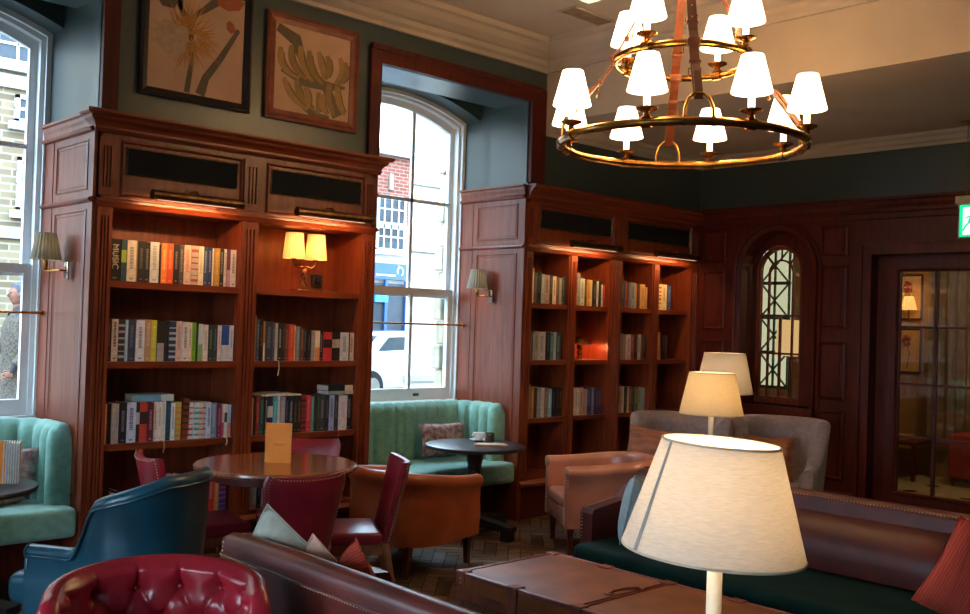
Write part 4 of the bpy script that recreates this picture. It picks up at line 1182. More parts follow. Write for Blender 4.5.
# red tufted tub chair (nearest)
tf = (-.44, -.9)
t = thing('tufted_armchair', 'deep-buttoned red leather tub chair nearest the camera at lower left', 'armchair', (1.465, 3.07, 0), ang(*tf))
P = []
for i in range(11): q = i/11; P.append((-.25, .32-.32*q, -1, 0))
for i in range(97):
    a = PI+PI*i/96; x, y = .25*math.cos(a), .17*math.sin(a); nn_ = Vector((x/.25**2, y/.17**2)).normalized(); P.append((x, y, nn_.x, nn_.y))
for i in range(1, 12): q = i/11; P.append((.25, .32*q, 1, 0))
L = [0]
for p, q in zip(P, P[1:]): L.append(L[-1]+math.hypot(q[0]-p[0], q[1]-p[1]))
TT = L[-1]; P = [(*p, l/TT) for p, l in zip(P, L)]
PT = .128; ROWS = (.745, .635, .525)
def tuft(s, q, z):
    u_ = (s-.5)*TT/PT; d_ = 0; cr = 0
    for k, zr in enumerate(ROWS):
        off = 0 if k % 2 else .5
        for ii in (math.floor(u_-off)+off, math.floor(u_-off)+1+off):
            e2 = ((u_-ii)*PT)**2+(z-zr)**2; d_ = max(d_, math.exp(-e2/.0010)*.8+math.exp(-e2/.00012)*.35)
    if z > ROWS[0]:
        w_ = abs(((u_) % 1)-.5)*PT; cr = math.exp(-(w_/.006)**2)      # vertical pleats up to the rim
        bul = min(1, (w_ if w_ < .5*PT else .5*PT)/(.5*PT))
    else:
        v_ = (ROWS[0]-z)/(ROWS[0]-ROWS[1])
        a = (u_-.5+v_*.5) % 1; b = (u_-.5-v_*.5) % 1; a = min(a, 1-a)*PT; b = min(b, 1-b)*PT; w_ = min(a, b)
        cr = math.exp(-(w_/.006)**2)
    return .020-.038*d_-.012*cr
def hq(s):
    e_ = abs(2*s-1)*TT/2; return .850-.05*(min(e_, .38)/.38)**2-.20*max(0, min(1, (e_-.42)/.14))**2
shell(P, hq, .07, .22, .033, lambda s: .03, inner=tuft, ns=60).build('backrest', 'red', t, smooth=80)
for k, zr in enumerate(ROWS[:2]):
    for i in range(-4, 5):
        u_ = i+(0 if k % 2 else .5); s = .5+u_*PT/TT
        if not .06 < s < .94: continue
        j = min(range(len(P)), key=lambda j: abs(P[j][4]-s)); x, y, nx, ny, _ = P[j]; o = .016+.03*(zr-.22)/.64
        MB().ball((x+nx*o, y+ny*o, zr), .010, .8, 10, 7).build('button', 'red', t, smooth=60)
for sx in (-1, 1): MB().rbox(sx*.285-.04, sx*.285+.04, .30, .33, .225, .60, .014).build('arm_front', 'red', t, smooth=40)
MB().rbox(-.235, .235, -.12, .36, .30, .45, .05, 4).build('seat_cushion', 'red', t, smooth=60)
MB().rbox(-.235, .235, -.08, .31, .22, .31, .02).build('seat_base', 'red', t)
for sx in (-1, 1):
    for y in (-.08, .27): leg(MB(), sx*.22, y, 0, .225, .022, .015).build('leg', 'leg', t)

# ------------------------------------------------------------------ dining table and chairs
TX, TY, TZ = 3.195, 5.185, .812
t = thing('dining_table', 'round polished wooden table with an orange menu standing on it', 'table', (TX, TY, 0))
MB().lathe([(0, TZ-.04), (.455, TZ-.04), (.475, TZ-.034), (.485, TZ-.02), (.482, TZ-.007), (.472, TZ), (0, TZ)], n=64).build('tabletop', 'table', t, smooth=35)
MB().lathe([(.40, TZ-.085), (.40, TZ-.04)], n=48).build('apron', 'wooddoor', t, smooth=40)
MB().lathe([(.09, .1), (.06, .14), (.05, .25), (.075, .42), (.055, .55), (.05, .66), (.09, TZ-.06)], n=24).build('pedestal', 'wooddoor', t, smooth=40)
for i in range(4):
    a = i*PI/2+PI/4; ca, sa = math.cos(a), math.sin(a)
    MB().tube([(.05*ca, .05*sa, .17), (.17*ca, .17*sa, .12), (.27*ca, .27*sa, .03)], [.03, .026, .022], 8).build('leg', 'wooddoor', t, smooth=50)
def menu(name, label, cat, loc, rz, w, h, d, mat, open_=True):
    t = thing(name, label, cat, loc, rz); a = math.atan2(d, h)
    for s in (1, -1):
        mb = MB(); mb.box(-w/2, w/2, -.0015, .0015, 0, h)
        for i, v in enumerate(mb.v): y = v.y+s*(d/2)*(1-v.z/h)+s*.0016; mb.v[i] = Vector((v.x, y, v.z))
        mb.build('cover', mat, t)
    mb = MB(); mb.box(-w/2-.012, -w/2, -.009, .009, 0, h); mb.build('spine', mat, t)
    mb = MB()
    for i, (wd, zz) in enumerate(((.07, .47), (.045, .43))):
        y = -d/2*(1-zz)-.0035
        mb.box(-wd/2, wd/2, y-.0006, y+.003, h*zz-.0015, h*zz+.0015)
    mb.build('printed_text', 'menuink', t)
    return t
menu('menu', 'orange menu standing on the round wooden table', 'menu', (3.22, 5.20, TZ+.0005), math.radians(-38), .145, .235, .07, 'menu')
def dining_chair(label, loc, rz, group=None):
    t = thing('dining_chair', label, 'chair', loc, rz)
    MB().rbox(-.235, .235, -.20, .24, .40, .475, .03, 4).build('seat', 'chairred', t, smooth=50)
    MB().box(-.215, .215, -.20, .215, .345, .405).build('apron', 'oak', t)
    rings = []; n = 14; front = []; zs = [.42+(.872-.42)*i/12 for i in range(13)]
    hw = lambda z: (.19+.055*((z-.42)/.47)**1.3)*(1-.10*max(0, (z-.80)/.072)**3)
    def edge(xn, z):   # concave back, raked, with a gentle dip in the top rail
        x = xn*hw(z); y = -.215-.10*((z-.42)/.47)-.05*(1-xn*xn)+.03; zz = z-.016*(1-xn*xn)*((z-.42)/.47)**4; return x, y, zz
    mb = MB(); vs = []; fs = []
    m = 12
    for sd, th in ((0, .0), (1, -.05)):
        for i in range(13):
            for j in range(m+1):
                xn = -1+2*j/m; x, y, z = edge(xn, zs[i]); e_ = min(1, (1-abs(xn))*7, i*2+.3 if i < 1 else 1, (12-i)*.9+.0)
                r = .012*(1-max(0, min(1, e_))); vs.append((x, y+th+(r if sd else -r), z))
    k = 13*(m+1)
    for o in (0, k): fs += [(o+i*(m+1)+j, o+(i+1)*(m+1)+j, o+(i+1)*(m+1)+j+1, o+i*(m+1)+j+1) for i in range(12) for j in range(m)]
    for i in range(12):
        for j in (0, m): fs.append((i*(m+1)+j, (i+1)*(m+1)+j, k+(i+1)*(m+1)+j, k+i*(m+1)+j))
    for j in range(m):
        for i in (0, 12): fs.append((i*(m+1)+j, i*(m+1)+j+1, k+i*(m+1)+j+1, k+i*(m+1)+j))
    mb.add(vs, fs); mb.build('backrest', 'chairred', t, smooth=50)
    path = [edge(-.94, z) for z in zs]+[edge(-.94+1.88*j/10, zs[-1]-.014) for j in range(1, 10)]+[edge(.94, z) for z in zs[::-1]]
    nails([(x, y-.05, z) for x, y, z in path], .0045, .0165).build('nail_trim', 'nail', t)
    path2 = [edge(-.965, z) for z in zs]+[edge(-.94+1.88*j/10, zs[-1]-.01) for j in range(1, 10)]+[edge(.965, z) for z in zs[::-1]]
    for sx in (-1, 1):
        leg(MB(), sx*.20, .19, 0, .40, .022, .015).build('leg', 'oak', t)
        MB().sweep([[(sx*.19+a*.017, y+b*.017, z) for a, b in ((-1, -1), (1, -1), (1, 1), (-1, 1))] for y, z in ((-.33, 0), (-.26, .2), (-.22, .41))]).build('leg', 'oak', t)
    for sx in (-1, 1): MB().box(sx*.195-.01, sx*.195+.01, -.24, .18, .18, .21).build('stretcher', 'oak', t)
    return t
GC = 'wine red dining chairs round the wooden table'
CH = dining_chair('wine red leather dining chair with studded back nearest the sofa, seen from behind', (2.935, 4.72, 0), ang(.10, 1), GC); CH['group'] = GC
dup(CH, (3.43, 4.80, 0), ang(-.80, .45), 'wine red dining chair seen from the side, right of the round wooden table', GC)
dup(CH, (2.845, 5.44, 0), ang(.95, -.18), 'wine red dining chair left of the round table, behind the blue armchair', GC)
dup(CH, (3.56, 5.50, 0), ang(-.60, -.70), 'wine red dining chair behind the round table, against the bookcase', GC)

# ------------------------------------------------------------------ bench seats in the window bays, round black tables
def bench(x0, x1, label):
    t = thing('bench', label, 'bench', ((x0+x1)/2, FY+.42, 0))
    yb = WY-.06; a = .03
    MB().box(x0+.028, x1-.028, FY+.28, WY-.11, 0, .32).build('plinth', 'wooddoor', t, True)
    MB().rbox(x0+.026, x1-.026, FY+.01, WY-.12, .322, .50, .035, 4).build('seat', 'green', t, True, smooth=50)
    # channelled backrest: U along both sides and the window
    r = .22; pts = []
    X0, X1, YB = x0+.11, x1-.11, WY-.21
    def seg(a_, b_, n): return [(a_[0]+(b_[0]-a_[0])*i/n, a_[1]+(b_[1]-a_[1])*i/n) for i in range(n+1)]
    path = [(x, y, -1, 0) for x, y in seg((X0, FY+.17), (X0, YB-r), 24)]
    path += [(X0+r+r*math.cos(a_), YB-r+r*math.sin(a_), math.cos(a_), math.sin(a_)) for a_ in [PI-PI/2*i/20 for i in range(1, 21)]]
    path += [(x, y, 0, 1) for x, y in seg((X0+r, YB), (X1-r, YB), 70)[1:]]
    path += [(X1-r+r*math.cos(a_), YB-r+r*math.sin(a_), math.cos(a_), math.sin(a_)) for a_ in [PI/2-PI/2*i/20 for i in range(1, 21)]]
    path += [(x, y, 1, 0) for x, y in seg((X1, YB-r), (X1, FY+.17), 24)[1:]]
    L = [0]
    for p, q in zip(path, path[1:]): L.append(L[-1]+math.hypot(q[0]-p[0], q[1]-p[1]))
    tot = L[-1]; nch = 19; P_ = [(*p, l/tot) for p, l in zip(path, L)]
    # end panels round down at both ends
    def hf(s):
        e_ = min(s, 1-s)*tot; return .985+.012*abs(math.sin(PI*s*19))**.5-.05*max(0, 1-e_/.05)**2
    def inn(s, q, z): return .042*abs(math.sin(PI*s*nch))**.5*min(1, (1.15-q)*4)
    P2 = [(x, y, nx, ny, s) for x, y, nx, ny, s in P_]
    sh = shell(P2, hf, .09, .48, .045, 0, inner=inn, ns=8)
    # let the channels show over the top
    sh.build('backrest', 'green', t, True, smooth=75)
    return t
bench(*W2, 'channel-backed green velvet bench in the middle window bay, with a patterned cushion')
bench(*W1, 'channel-backed green velvet bench under the left window, partly out of view')
def bistro(label, x, y, rz):
    t = thing('bistro_table', label, 'table', (x, y, 0), rz)
    MB().lathe([(0, .685), (.375, .685), (.398, .692), (.402, .705), (.398, .716), (.385, .72), (0, .72)], n=56).build('tabletop', 'black', t, smooth=35)
    MB().lathe([(.05, .12), (.085, .13), (.085, .16), (.055, .18), (.06, .21), (.04, .24), (.042, .30), (.06, .42), (.05, .52), (.058, .53), (.058, .56), (.075, .64), (.11, .685)], n=24).build('pedestal', 'black', t, smooth=35)
    for i in range(2):
        a = i*PI/2; R = Matrix.Rotation(a, 3, 'Z')
        mb = MB(); prof = [(-.40, .075), (-.40, .115), (-.10, .15), (.10, .15), (.40, .115), (.40, .075)]
        mb.prism(prof, -.05, .05, lambda u_, v_, w_: tuple(R @ Vector((u_, w_, v_)))); mb.build('foot_bar', 'black', t)
        for s in (-1, 1): mb = MB(); c_ = R @ Vector((s*.35, 0, 0)); mb.box(c_.x-.04, c_.x+.04, c_.y-.04, c_.y+.04, 0, .078); mb.build('foot', 'black', t)
    return t
bistro('round black pedestal table with coffee cup in front of the middle window bench', 5.41, 5.82, math.radians(8))
bistro('round black table by the left bench, holding menus, at the left edge', 1.62, 5.84, math.radians(30))
ZB = .7205
# crockery
t = thing('coffee_cup', 'white coffee cup on a saucer on the round black table', 'cup', (5.58, 5.96, ZB))
MB().lathe([(0, 0), (.03, 0), (.075, .012), (.078, .015), (.03, .006), (0, .006)], n=28).build('saucer', 'china', t, smooth=50)
MB().open_lathe([(.0, .008), (.025, .008), (.028, .012), (.046, .04), (.052, .068), (.049, .068), (.043, .042), (.024, .014), (0, .013)], n=28).build('cup_bowl', 'china', t, smooth=50)
MB().tube([(-.048, 0, .058), (-.07, 0, .06), (-.076, 0, .045), (-.065, 0, .03), (-.042, 0, .03)], .005, 8).build('handle', 'china', t, smooth=60)
o = MB().open_lathe([(0, 0), (.036, 0), (.04, .006), (.04, .075), (.043, .08), (.038, .08), (.036, .01), (0, .008)], n=24).build('tea_light_holder', 'chrome', smooth=50)
o.location = (5.575, 5.83, ZB); tag(o, 'small mirrored metal tea light holder beside the coffee cup', 'candle holder')
t = thing('menu_board', 'small tan card tray lying on the round black table', 'tray', (5.46, 5.69, ZB), math.radians(-40))
MB().rbox(-.13, .13, -.07, .07, 0, .010, .003).build('tray_board', cmat('a4744c'), t); MB().box(-.11, .11, -.055, .055, .010, .014).build('card', cmat('c8b8a0'), t)
# left table: menus and small pot
t = thing('menu', 'orange menu standing beside papers on the left black table', 'menu', (1.85, 5.79, ZB), math.radians(-20))
MB().box(-.16, .0, -.006, .004, 0, .235).build('cover', 'menu', t)
t = thing('menu_papers', 'stack of white menu pages standing open on the left black table', 'menu', (1.885, 5.79, ZB), math.radians(-20))
mb = MB()
for i in range(7): mb.box(-.05+i*.0125, -.048+i*.0125+.004, -.03-i*.002, .09, 0, .228-i*.001)
mb.build('pages', cmat('d8d4cc'), t); MB().box(.034, .037, -.045, .095, 0, .232).build('cover', cmat('c07a4a'), t)
cushion('cushpattern', 'plum and cream patterned cushion propped on the middle window bench', (5.62, 6.45, .68), (math.radians(-14), 0, math.radians(-8)), .46, .28, .11)
cushion('cushpattern', 'plum patterned cushion lying on the left bench behind the table', (1.93, 6.38, .57), (math.radians(-70), 0, math.radians(24)), .40, .28, .11)
cushion('cushpattern', 'plum patterned cushion upright in the corner of the left bench', (2.05, 6.42, .70), (math.radians(-12), 0, math.radians(-25)), .36, .26, .10)

# ------------------------------------------------------------------ maroon sofa (back to the camera)
def sofa(label, xb, y0, y1, face, mat, seatmat, zb, zarm, depth, name='sofa', seat_front=None, arm_in=.12):
    """face=+1 faces +x. xb = outer back plane"""
    t = thing(name, label, 'sofa', (xb+face*depth/2, (y0+y1)/2, 0))
    X = lambda d: xb+face*d
    def ring(y, zt, d0=0, th=.13):
        P = [(0.0, .16), (0.0, zt*.55), (-.012, zt-.09)]
        for i in range(0, 9):
            a = PI*1.08-PI*1.16*i/8; P.append((.045+.052*math.cos(a), zt-.05+.05*math.sin(a)))
        P += [(.11, zt-.12), (.16, zt-.26), (.20, .42), (.20, .16)]
        return [(X(d), y, z) for d, z in P]
    ys = [y0+(y1-y0)*i/30 for i in range(31)]
    MB().sweep([ring(y, zb-.012*(min(1, abs(i-15)/15))**8) for i, y in enumerate(ys)]).build('backrest', mat, t, True, smooth=45)
    for y, s in ((y0, 1), (y1, -1)):
        a, b = sorted((y-s*.0, y+s*arm_in)); xs = sorted((X(.02), X(depth-.12)))
        P = []
        mb = MB(); poly = [(.05, .16), (.05, zb-.02), (.12, zb-.03), (.24, zarm+.10), (.36, zarm+.02), (depth-.13, zarm-.015), (depth-.115, zarm-.04), (depth-.115, .16)]
        mb.prism([(X(u_), v_) for u_, v_ in poly], a, b, lambda u_, v_, w_: (u_, w_, v_)); mb.build('arm', mat, t, True)
        yo = b-.002 if s < 0 else a+.002
        nails([(X(depth-.113), (b if s < 0 else a)-(.012 if s < 0 else -.012), z) for z in (.18, zarm-.05)]+[(X(depth-.16), (b if s < 0 else a)-(.012 if s < 0 else -.012), zarm-.008), (X(.36), (b if s < 0 else a)-(.012 if s < 0 else -.012), zarm+.025)], .0045, .02).build('nail_trim', 'nail', t, True)
    sf = seat_front or depth-.08
    xs = sorted((X(.19), X(sf)))
    MB().rbox(xs[0], xs[1], y0+arm_in-.02 if seatmat != 'velvet' else y0+arm_in, y1-arm_in+.02 if seatmat != 'velvet' else y1-arm_in, .27, .45, .045, 4).build('seat', seatmat, t, True, smooth=50)
    xs = sorted((X(.1), X(depth-.13))); MB().box(xs[0], xs[1], y0+.02, y1-.02, .14, .29).build('seat_base', mat, t, True)
    nn = [(X(-.012), y, zb-.088) for y in ys]
    n1 = nails(nn, .0034, .017).build('nail_trim', 'nail', t, True)
    n1['kind'] = 'stuff'
    n2 = nails([(X(.086), y, zb-.022) for y in ys], .0038, .018).build('nail_trim', 'nail', t, True); n2['kind'] = 'stuff'
    for y in (y0+.1, y1-.1):
        for dd in (.1, depth-.2): MB().lathe([(.02, 0), (.03, .15)], (X(dd), y, 0), 12).build('leg', 'leg', t, True)
    return t
ms = sofa('long maroon leather sofa seen from behind with cushions on its far end', 1.93, 1.68, 3.50, 1, 'maroon', 'maroon', .85, .62, .86)
nails([(1.918, 3.490, z) for z in (.2, .5, .74)]+[(1.93, 3.494, .815)], .0036, .016).build('nail_trim', 'nail', ms, True)
MB().tube([(1.9165, y, .768) for y in (1.70, 2.4, 3.49)], .005, 6).build('piping', 'maroon', ms, True)
cushion('cushsage', 'sage grey cushion standing corner-up on the maroon sofa', (2.125, 3.335, .62), (math.radians(6), math.radians(34), math.radians(-58)), .52, .46, .13)
cushion('cushpink', 'blush pink cushion leaning between the sage and red ones', (2.16, 3.12, .575), (math.radians(6), math.radians(36), math.radians(-62)), .44, .42, .11)
cushion('cushred', 'red ribbed cushion standing corner-up on the maroon sofa', (2.19, 3.00, .60), (math.radians(4), math.radians(50), math.radians(-80)), .40, .40, .12)

# brown sofa with green velvet seat
bs = sofa('dark brown leather sofa with studded edges and dark green velvet seat', 5.12, 1.15, 3.86, -1, 'brown', 'velvet', .83, .635, .78, seat_front=.85, arm_in=.09)
mb = MB()   # tight back squabs with a seam between them
for a, b in ((1.26, 1.94), (1.95, 3.76)):
    rr = []
    for i in range(25):
        q = i/24; y = a+(b-a)*q; e_ = min(1, min(q, 1-q)*(b-a)/.03)
        rr.append([(x+(.025*(1-e_)), y, z) for x, z in ((4.96, .44), (4.845, .46), (4.83, .54), (4.845, .62), (4.90, .69), (4.985, .735), (5.02, .73))])
    mb.sweep(rr)
mb.build('back_cushion', 'brown', bs, True, smooth=60)
cushion('cushblue', 'pale blue-grey cushion in the far corner of the brown sofa', (4.67, 3.60, .64), (math.radians(10), math.radians(4), math.radians(18)), .38, .40, .14)
cushion('cushred', 'red ribbed cushion leaning on the brown sofa at the right edge', (4.66, 1.67, .60), (math.radians(-14), math.radians(26), math.radians(-70)), .44, .44, .15)

# ------------------------------------------------------------------ leather trunk table
t = thing('trunk', 'brown leather trunk used as a coffee table between the sofas', 'trunk', (3.67, 2.72, 0))
x0, x1, y0, y1, zt = 3.32, 4.02, 1.70, 3.67, .455
MB().rbox(x0+.004, x1-.004, y0+.004, y1-.004, .03, .345, .01, 2).build('body', 'trunkside', t, True)
MB().rbox(x0, x1, y0, y1, .35, zt-.004, .012, 3).build('lid', 'trunk', t, True, smooth=40)
mb = MB(); w_ = .022
for (a, b, c_, d_) in ((x0-.003, x0+w_, y0, y1), (x1-w_, x1+.003, y0, y1)):
    mb.rbox(a, b, c_, d_, zt-.022, zt, .004, 2)
for (c_, d_) in ((y0-.003, y0+w_), (y1-w_, y1+.003)): mb.rbox(x0, x1, c_, d_, zt-.022, zt-.0003, .004, 2)
mb.build('edge_binding', 'trunktrim', t, True, smooth=40)
MB().box(x0-.004, x0+.01, y0, y1, .325, .37).build('lid_binding', 'trunktrim', t, True)
mb = MB()
for y in (2.875, 2.90): mb.box(x0+.02, x1-.02, y-.003, y+.003, zt-.004, zt+.0015)
mb.build('lid_seam', 'trunktrim', t, True)
for x in (x0, x1):
    for y in (y0, y1):
        sx = 1 if x == x0 else -1; sy = 1 if y == y0 else -1
        mb = MB(); a, b = sorted((x-sx*.007, x+sx*.055)); c_, d_ = sorted((y-sy*.007, y+sy*.055)); mb.rbox(a, b, c_, d_, zt-.07, zt+.005, .008, 3)
        MB().rbox(a, b, c_, d_, .02, .09, .008, 3).build('corner_cap', 'trunktrim', t, True, smooth=40)
        k_ = mb.build('corner_cap', 'trunktrim', t, True, smooth=40)
        mb = MB()
        for q in ((.02, .042), (.042, .02), (.042, .042)): mb.ball((x+sx*q[0], y+sy*q[1], zt+.005), .0055, .6, 8, 5)
        for z in (zt-.03, zt-.055): mb.ball((x-sx*.007, y+sy*.03, z), .005, 1, 8, 5)
        mb.build('rivets', 'nail', k_, True)
for y in (3.28, 2.50, 2.888):
    for x, sx in ((x0, 1), (x1, -1)):
        mb = MB(); a, b = sorted((x-sx*.006, x+sx*.05)); mb.rbox(a, b, y-.035, y+.035, zt-.002, zt+.005, .003, 2); a, b = sorted((x-sx*.008, x)); mb.rbox(a, b, y-.03, y+.03, zt-.14, zt, .003, 2)
        mb.build('strap_plate', 'trunktrim', t, True)
MB().tube([(3.60, 2.93, zt+.002), (3.63, 2.93, zt+.012), (3.70, 2.915, zt+.014), (3.76, 2.895, zt+.012), (3.78, 2.89, zt+.002)], .008, 8).build('handle', 'trunktrim', t, True, smooth=60)
for p in ((3.60, 2.93), (3.78, 2.89)): MB().rbox(p[0]-.02, p[0]+.02, p[1]-.016, p[1]+.016, zt-.001, zt+.006, .003, 2).build('handle_plate', 'trunktrim', t, True)

# ------------------------------------------------------------------ grey armchairs, tables and lamps
def wing(label, loc, rz, w=.80, pillow_args=None):
    t = thing('wing_armchair', label, 'armchair', loc, rz)
    P = upath(w-.16, .70, 14, .2)
    def hf(s): q = 1-abs(2*s-1); q = max(0, min(1, (q-.34)/.22)); q = q*q*(3-2*q); return .60+.36*q
    def rk(s): q = 1-abs(2*s-1); q = max(0, min(1, (q-.34)/.22)); return .06*q
    def inn(s, q, z):
        d_ = 0
        for sb, zb in ((.42, .72), (.58, .72), (.5, .62), (.5, .82)): d_ = max(d_, math.exp(-((s-sb)**2*9+(z-zb)**2)/.0012))
        return .02-.03*d_
    shell(P, hf, .10, .16, .05, rk, inner=inn, ns=16).build('backrest', 'grey', t, smooth=70)
    MB().rbox(-w/2+.085, w/2-.085, -.22, .37, .28, .46, .05, 4).build('seat_cushion', 'grey', t, smooth=50)
    MB().box(-w/2+.07, w/2-.07, -.3, .34, .16, .29).build('seat_base', 'grey', t)
    for sx in (-1, 1):
        MB().rbox(sx*(w/2-.03)-.048, sx*(w/2-.03)+.048, .33, .365, .17, .585, .016).build('arm_front', 'grey', t, smooth=50)
        for y in (-.28, .3): leg(MB(), sx*(w/2-.1), y, 0, .17, .022, .015).build('leg', 'leg', t)
    return t
wing('grey wool armchair with a rust cushion, behind the tan leather tub chair', (6.95, 4.98, 0), ang(-.91, -.42), .72)
wing('grey wool armchair against the dark panelling, right of the table lamps', (7.52, 4.36, 0), ang(-.93, -.37), .64)
cushion('cushorange', 'rust silk cushion on the grey armchair nearer the bookcase', (6.78, 5.10, .65), (math.radians(-12), math.radians(6), math.radians(-66)), .46, .40, .13)
cushion('cushorange', 'rust silk cushion on the grey armchair beside the dark panelling', (7.36, 4.36, .65), (math.radians(-12), 0, math.radians(-68)), .42, .36, .13)
def side_table(label, x, y, h, r=.26, mat='wooddoor'):
    t = thing('side_table', label, 'table', (x, y, 0))
    MB().lathe([(0, h-.03), (r, h-.03), (r+.008, h-.015), (r, h), (0, h)], n=40).build('tabletop', mat, t, smooth=35)
    MB().lathe([(.16, 0), (.16, .015), (.04, .05), (.028, .2), (.035, h*.6), (.03, h-.08), (.06, h-.03)], n=20).build('pedestal', mat, t, smooth=40)
def lamp(label, x, y, ztab, zb, rb, rt, h, power, mat='shade', block=False, tilt=0, col=(1, .66, .36), seam=False):
    t = thing('table_lamp', label, 'lamp', (x, y, ztab+.0005))
    z = zb-ztab
    if block: MB().rbox(-.09, .09, -.09, .09, 0, z-.06, .01).build('base', cmat('a8875a'), t, smooth=40)
    else: MB().lathe([(.09, 0), (.09, .012), (.03, .03), (.02, .05)], n=28).build('base', 'cream', t, smooth=40)
    MB().lathe([(.019, .03 if not block else z-.06), (.019, z+h*.35)], n=18).build('pole', 'cream', t, smooth=40)
    R = Matrix.Rotation(tilt, 3, (.7, .72, 0)) if tilt else None
    mb = MB().open_lathe(shade_prof(rb, rt, h, .003, z), n=56)
    if R: c_ = Vector((0, 0, z+h/2)); mb.v = [R @ (v-c_)+c_ for v in mb.v]
    sh = mb.build('lamp_shade', mat, t, smooth=40)
    for rr, zz in ((rb, z), (rt, z+h)):
        mb = MB().torus((0, 0, zz), rr-.0015, .0035, 56, 6)
        if R: mb.v = [R @ (v-c_)+c_ for v in mb.v]
        mb.build('shade_rim', cmat('c8b89c'), t, smooth=60)
    if seam:
        a0 = math.radians(160); mb = MB(); da = .035
        mb.add([((r_+.001)*math.cos(a_), (r_+.001)*math.sin(a_), z_) for r_, z_ in ((rb, z), (rt, z+h)) for a_ in (a0-da, a0+da)], [(0, 1, 3, 2)])
        mb.v = [R @ (v-c_)+c_ for v in mb.v]; mb.build('shade_seam', cmat('9a958e'), sh)
    MB().ball((0, 0, z+h*.42), .03, 1.2, 12, 8).build('bulb', emit('bulb_glow_'+str(round(x, 2)), (1, .8, .55, 1), 12), t, smooth=60)
    point_light('table_lamp_bulb', (x, y, zb+h*.42), power, col, .045)
    return t
side_table('round dark side table under the large lamp at the end of the maroon sofa', 2.15, 1.41, .62, .2)
lamp('large cream linen table lamp nearest the camera', 2.13, 1.40, .62, 1.142, .226, .146, .268, 8.5, tilt=math.radians(3), col=(1, .68, .42), seam=True)
side_table('round dark side table behind the brown sofa carrying the middle lamp', 6.13, 4.11, .62, .24)
lamp('cream cone-shade table lamp in the middle of the three', 6.15, 4.11, .62, 1.085, .23, .165, .295, 6, 'shadeL')
side_table('round dark side table between the two grey armchairs', 7.78, 5.07, .60, .2)
lamp('table lamp with square tan base between the grey armchairs, farthest of the three', 7.78, 5.07, .60, 1.125, .26, .185, .36, 6.5, 'shade', block=True)

# ------------------------------------------------------------------ lobby seen through the glazed door, modelled reflections behind the niche
mb = MB(); mb.box(8.97, 13.4, 1.0, 4.62, -.1, 0)
nx = 0
for i in range(9):
    for j in range(7):
        x = 9.1+i*.6; y = 1.1+j*.6
        if x > 13.3: continue
        mb.cur = 1; R = Matrix.Rotation(PI/4, 3, 'Z'); s = .09; mb.add([(x+s*math.cos(a), y+s*math.sin(a), .001) for a in (0, PI/2, PI, 1.5*PI)], [(0, 1, 2, 3)]); mb.cur = 0
mb.cur = 0; mb.box(8.97, 13.4, 4.62, 7.0, -.1, 0)
struct('floor_lobby', mb, ['tile1', 'tile2'])
struct('wall_lobby', MB().box(12.3, 12.45, 1.0, 7.0, 0, 3.2), 'lobbywall')
struct('wall_lobby_side', MB().box(8.97, 12.45, .85, 1.0, 0, 3.2).box(8.97, 12.45, 7.0, 7.15, 0, 3.2), 'lobbywall')
struct('ceiling_lobby', MB().box(8.97, 12.45, .85, 7.15, 3.2, 3.3), 'plaster')
def lobby_picture(y0, y1, z0, z1, label, bloom):
    t = thing('framed_picture', label, 'picture', (12.295, (y0+y1)/2, (z0+z1)/2)); W, Hh = (y1-y0)/2, (z1-z0)/2
    mb = MB(); mb.box(-.02, 0, -W, W, -Hh, Hh); mb.build('frame', 'frameblack', t)
    MB().box(-.023, -.019, -W+.02, W-.02, -Hh+.02, Hh-.02).build('backing_paper', cmat('b08a5c'), t)
    mb = MB(); mb.tube([(-.024, .02, -Hh*.8), (-.024, -.01, -.1*Hh), (-.024, .04, Hh*.4)], .006, 5); mb.cur = 1
    for a in range(5): mb.ball((-.024, .03+.035*math.cos(a*1.26), Hh*.45+.045*math.sin(a*1.26)), .026, 1.3, 8, 6)
    mb.build('drawing', [cmat('4a3c20'), cmat('7a2c1c')], t)
lobby_picture(5.20, 5.50, 1.90, 2.46, 'upper botanical picture seen through the glazed door', 0)
lobby_picture(5.20, 5.50, 1.24, 1.79, 'lower red flower picture seen through the glazed door', 0)
t = thing('wall_light', 'lit wall light with small pleated shade, seen through the glazed door', 'wall light', (12.2, 5.33, 2.02))
MB().open_lathe(shade_prof(.095, .055, .17), n=20).build('lamp_shade', emit('amber_shade', (1, .6, .22, 1), .8), t)
MB().tube([(.1, 0, -.12), (.0, 0, -.12), (0, 0, .04)], .01, 6).build('arm', 'brass', t)
point_light('lobby_lamp', (11.9, 5.2, 2.15), 3, (1, .6, .3), .05)
t = thing('curtain', 'grey pleated curtain seen through the glazed door', 'curtain', (12.1, 4.55, 0))
mb = MB(); pts = [(12.1+.03*math.sin(i*1.1)-12.1, 4.25+i*.02-4.55) for i in range(40)]; mb.sweep([[(x, y, .5), (x, y, 2.5), (x+.012, y, 2.5), (x+.012, y, .5)] for x, y in pts]); mb.build('cloth', 'curtain', t, smooth=60)
t = thing('ottoman', 'red upholstered stool seen through the glazed door', 'stool', (11.9, 4.36, 0))
MB().rbox(-.25, .25, -.25, .25, .10, .6, .03).build('seat', cmat('8a2418'), t)
for sx in (-1, 1):
    for sy in (-1, 1): leg(MB(), sx*.2, sy*.2, 0, .11, .02, .015).build('leg', 'leg', t)
t = thing('low_table', 'low dark table seen through the glazed door', 'table', (11.9, 5.35, 0))
MB().rbox(-.3, .3, -.4, .4, .42, .46, .008).build('tabletop', 'wooddoor', t)
for sx in (-1, 1):
    for sy in (-1, 1): MB().box(sx*.26-.02, sx*.26+.02, sy*.36-.02, sy*.36+.02, 0, .42).build('leg', 'wooddoor', t)
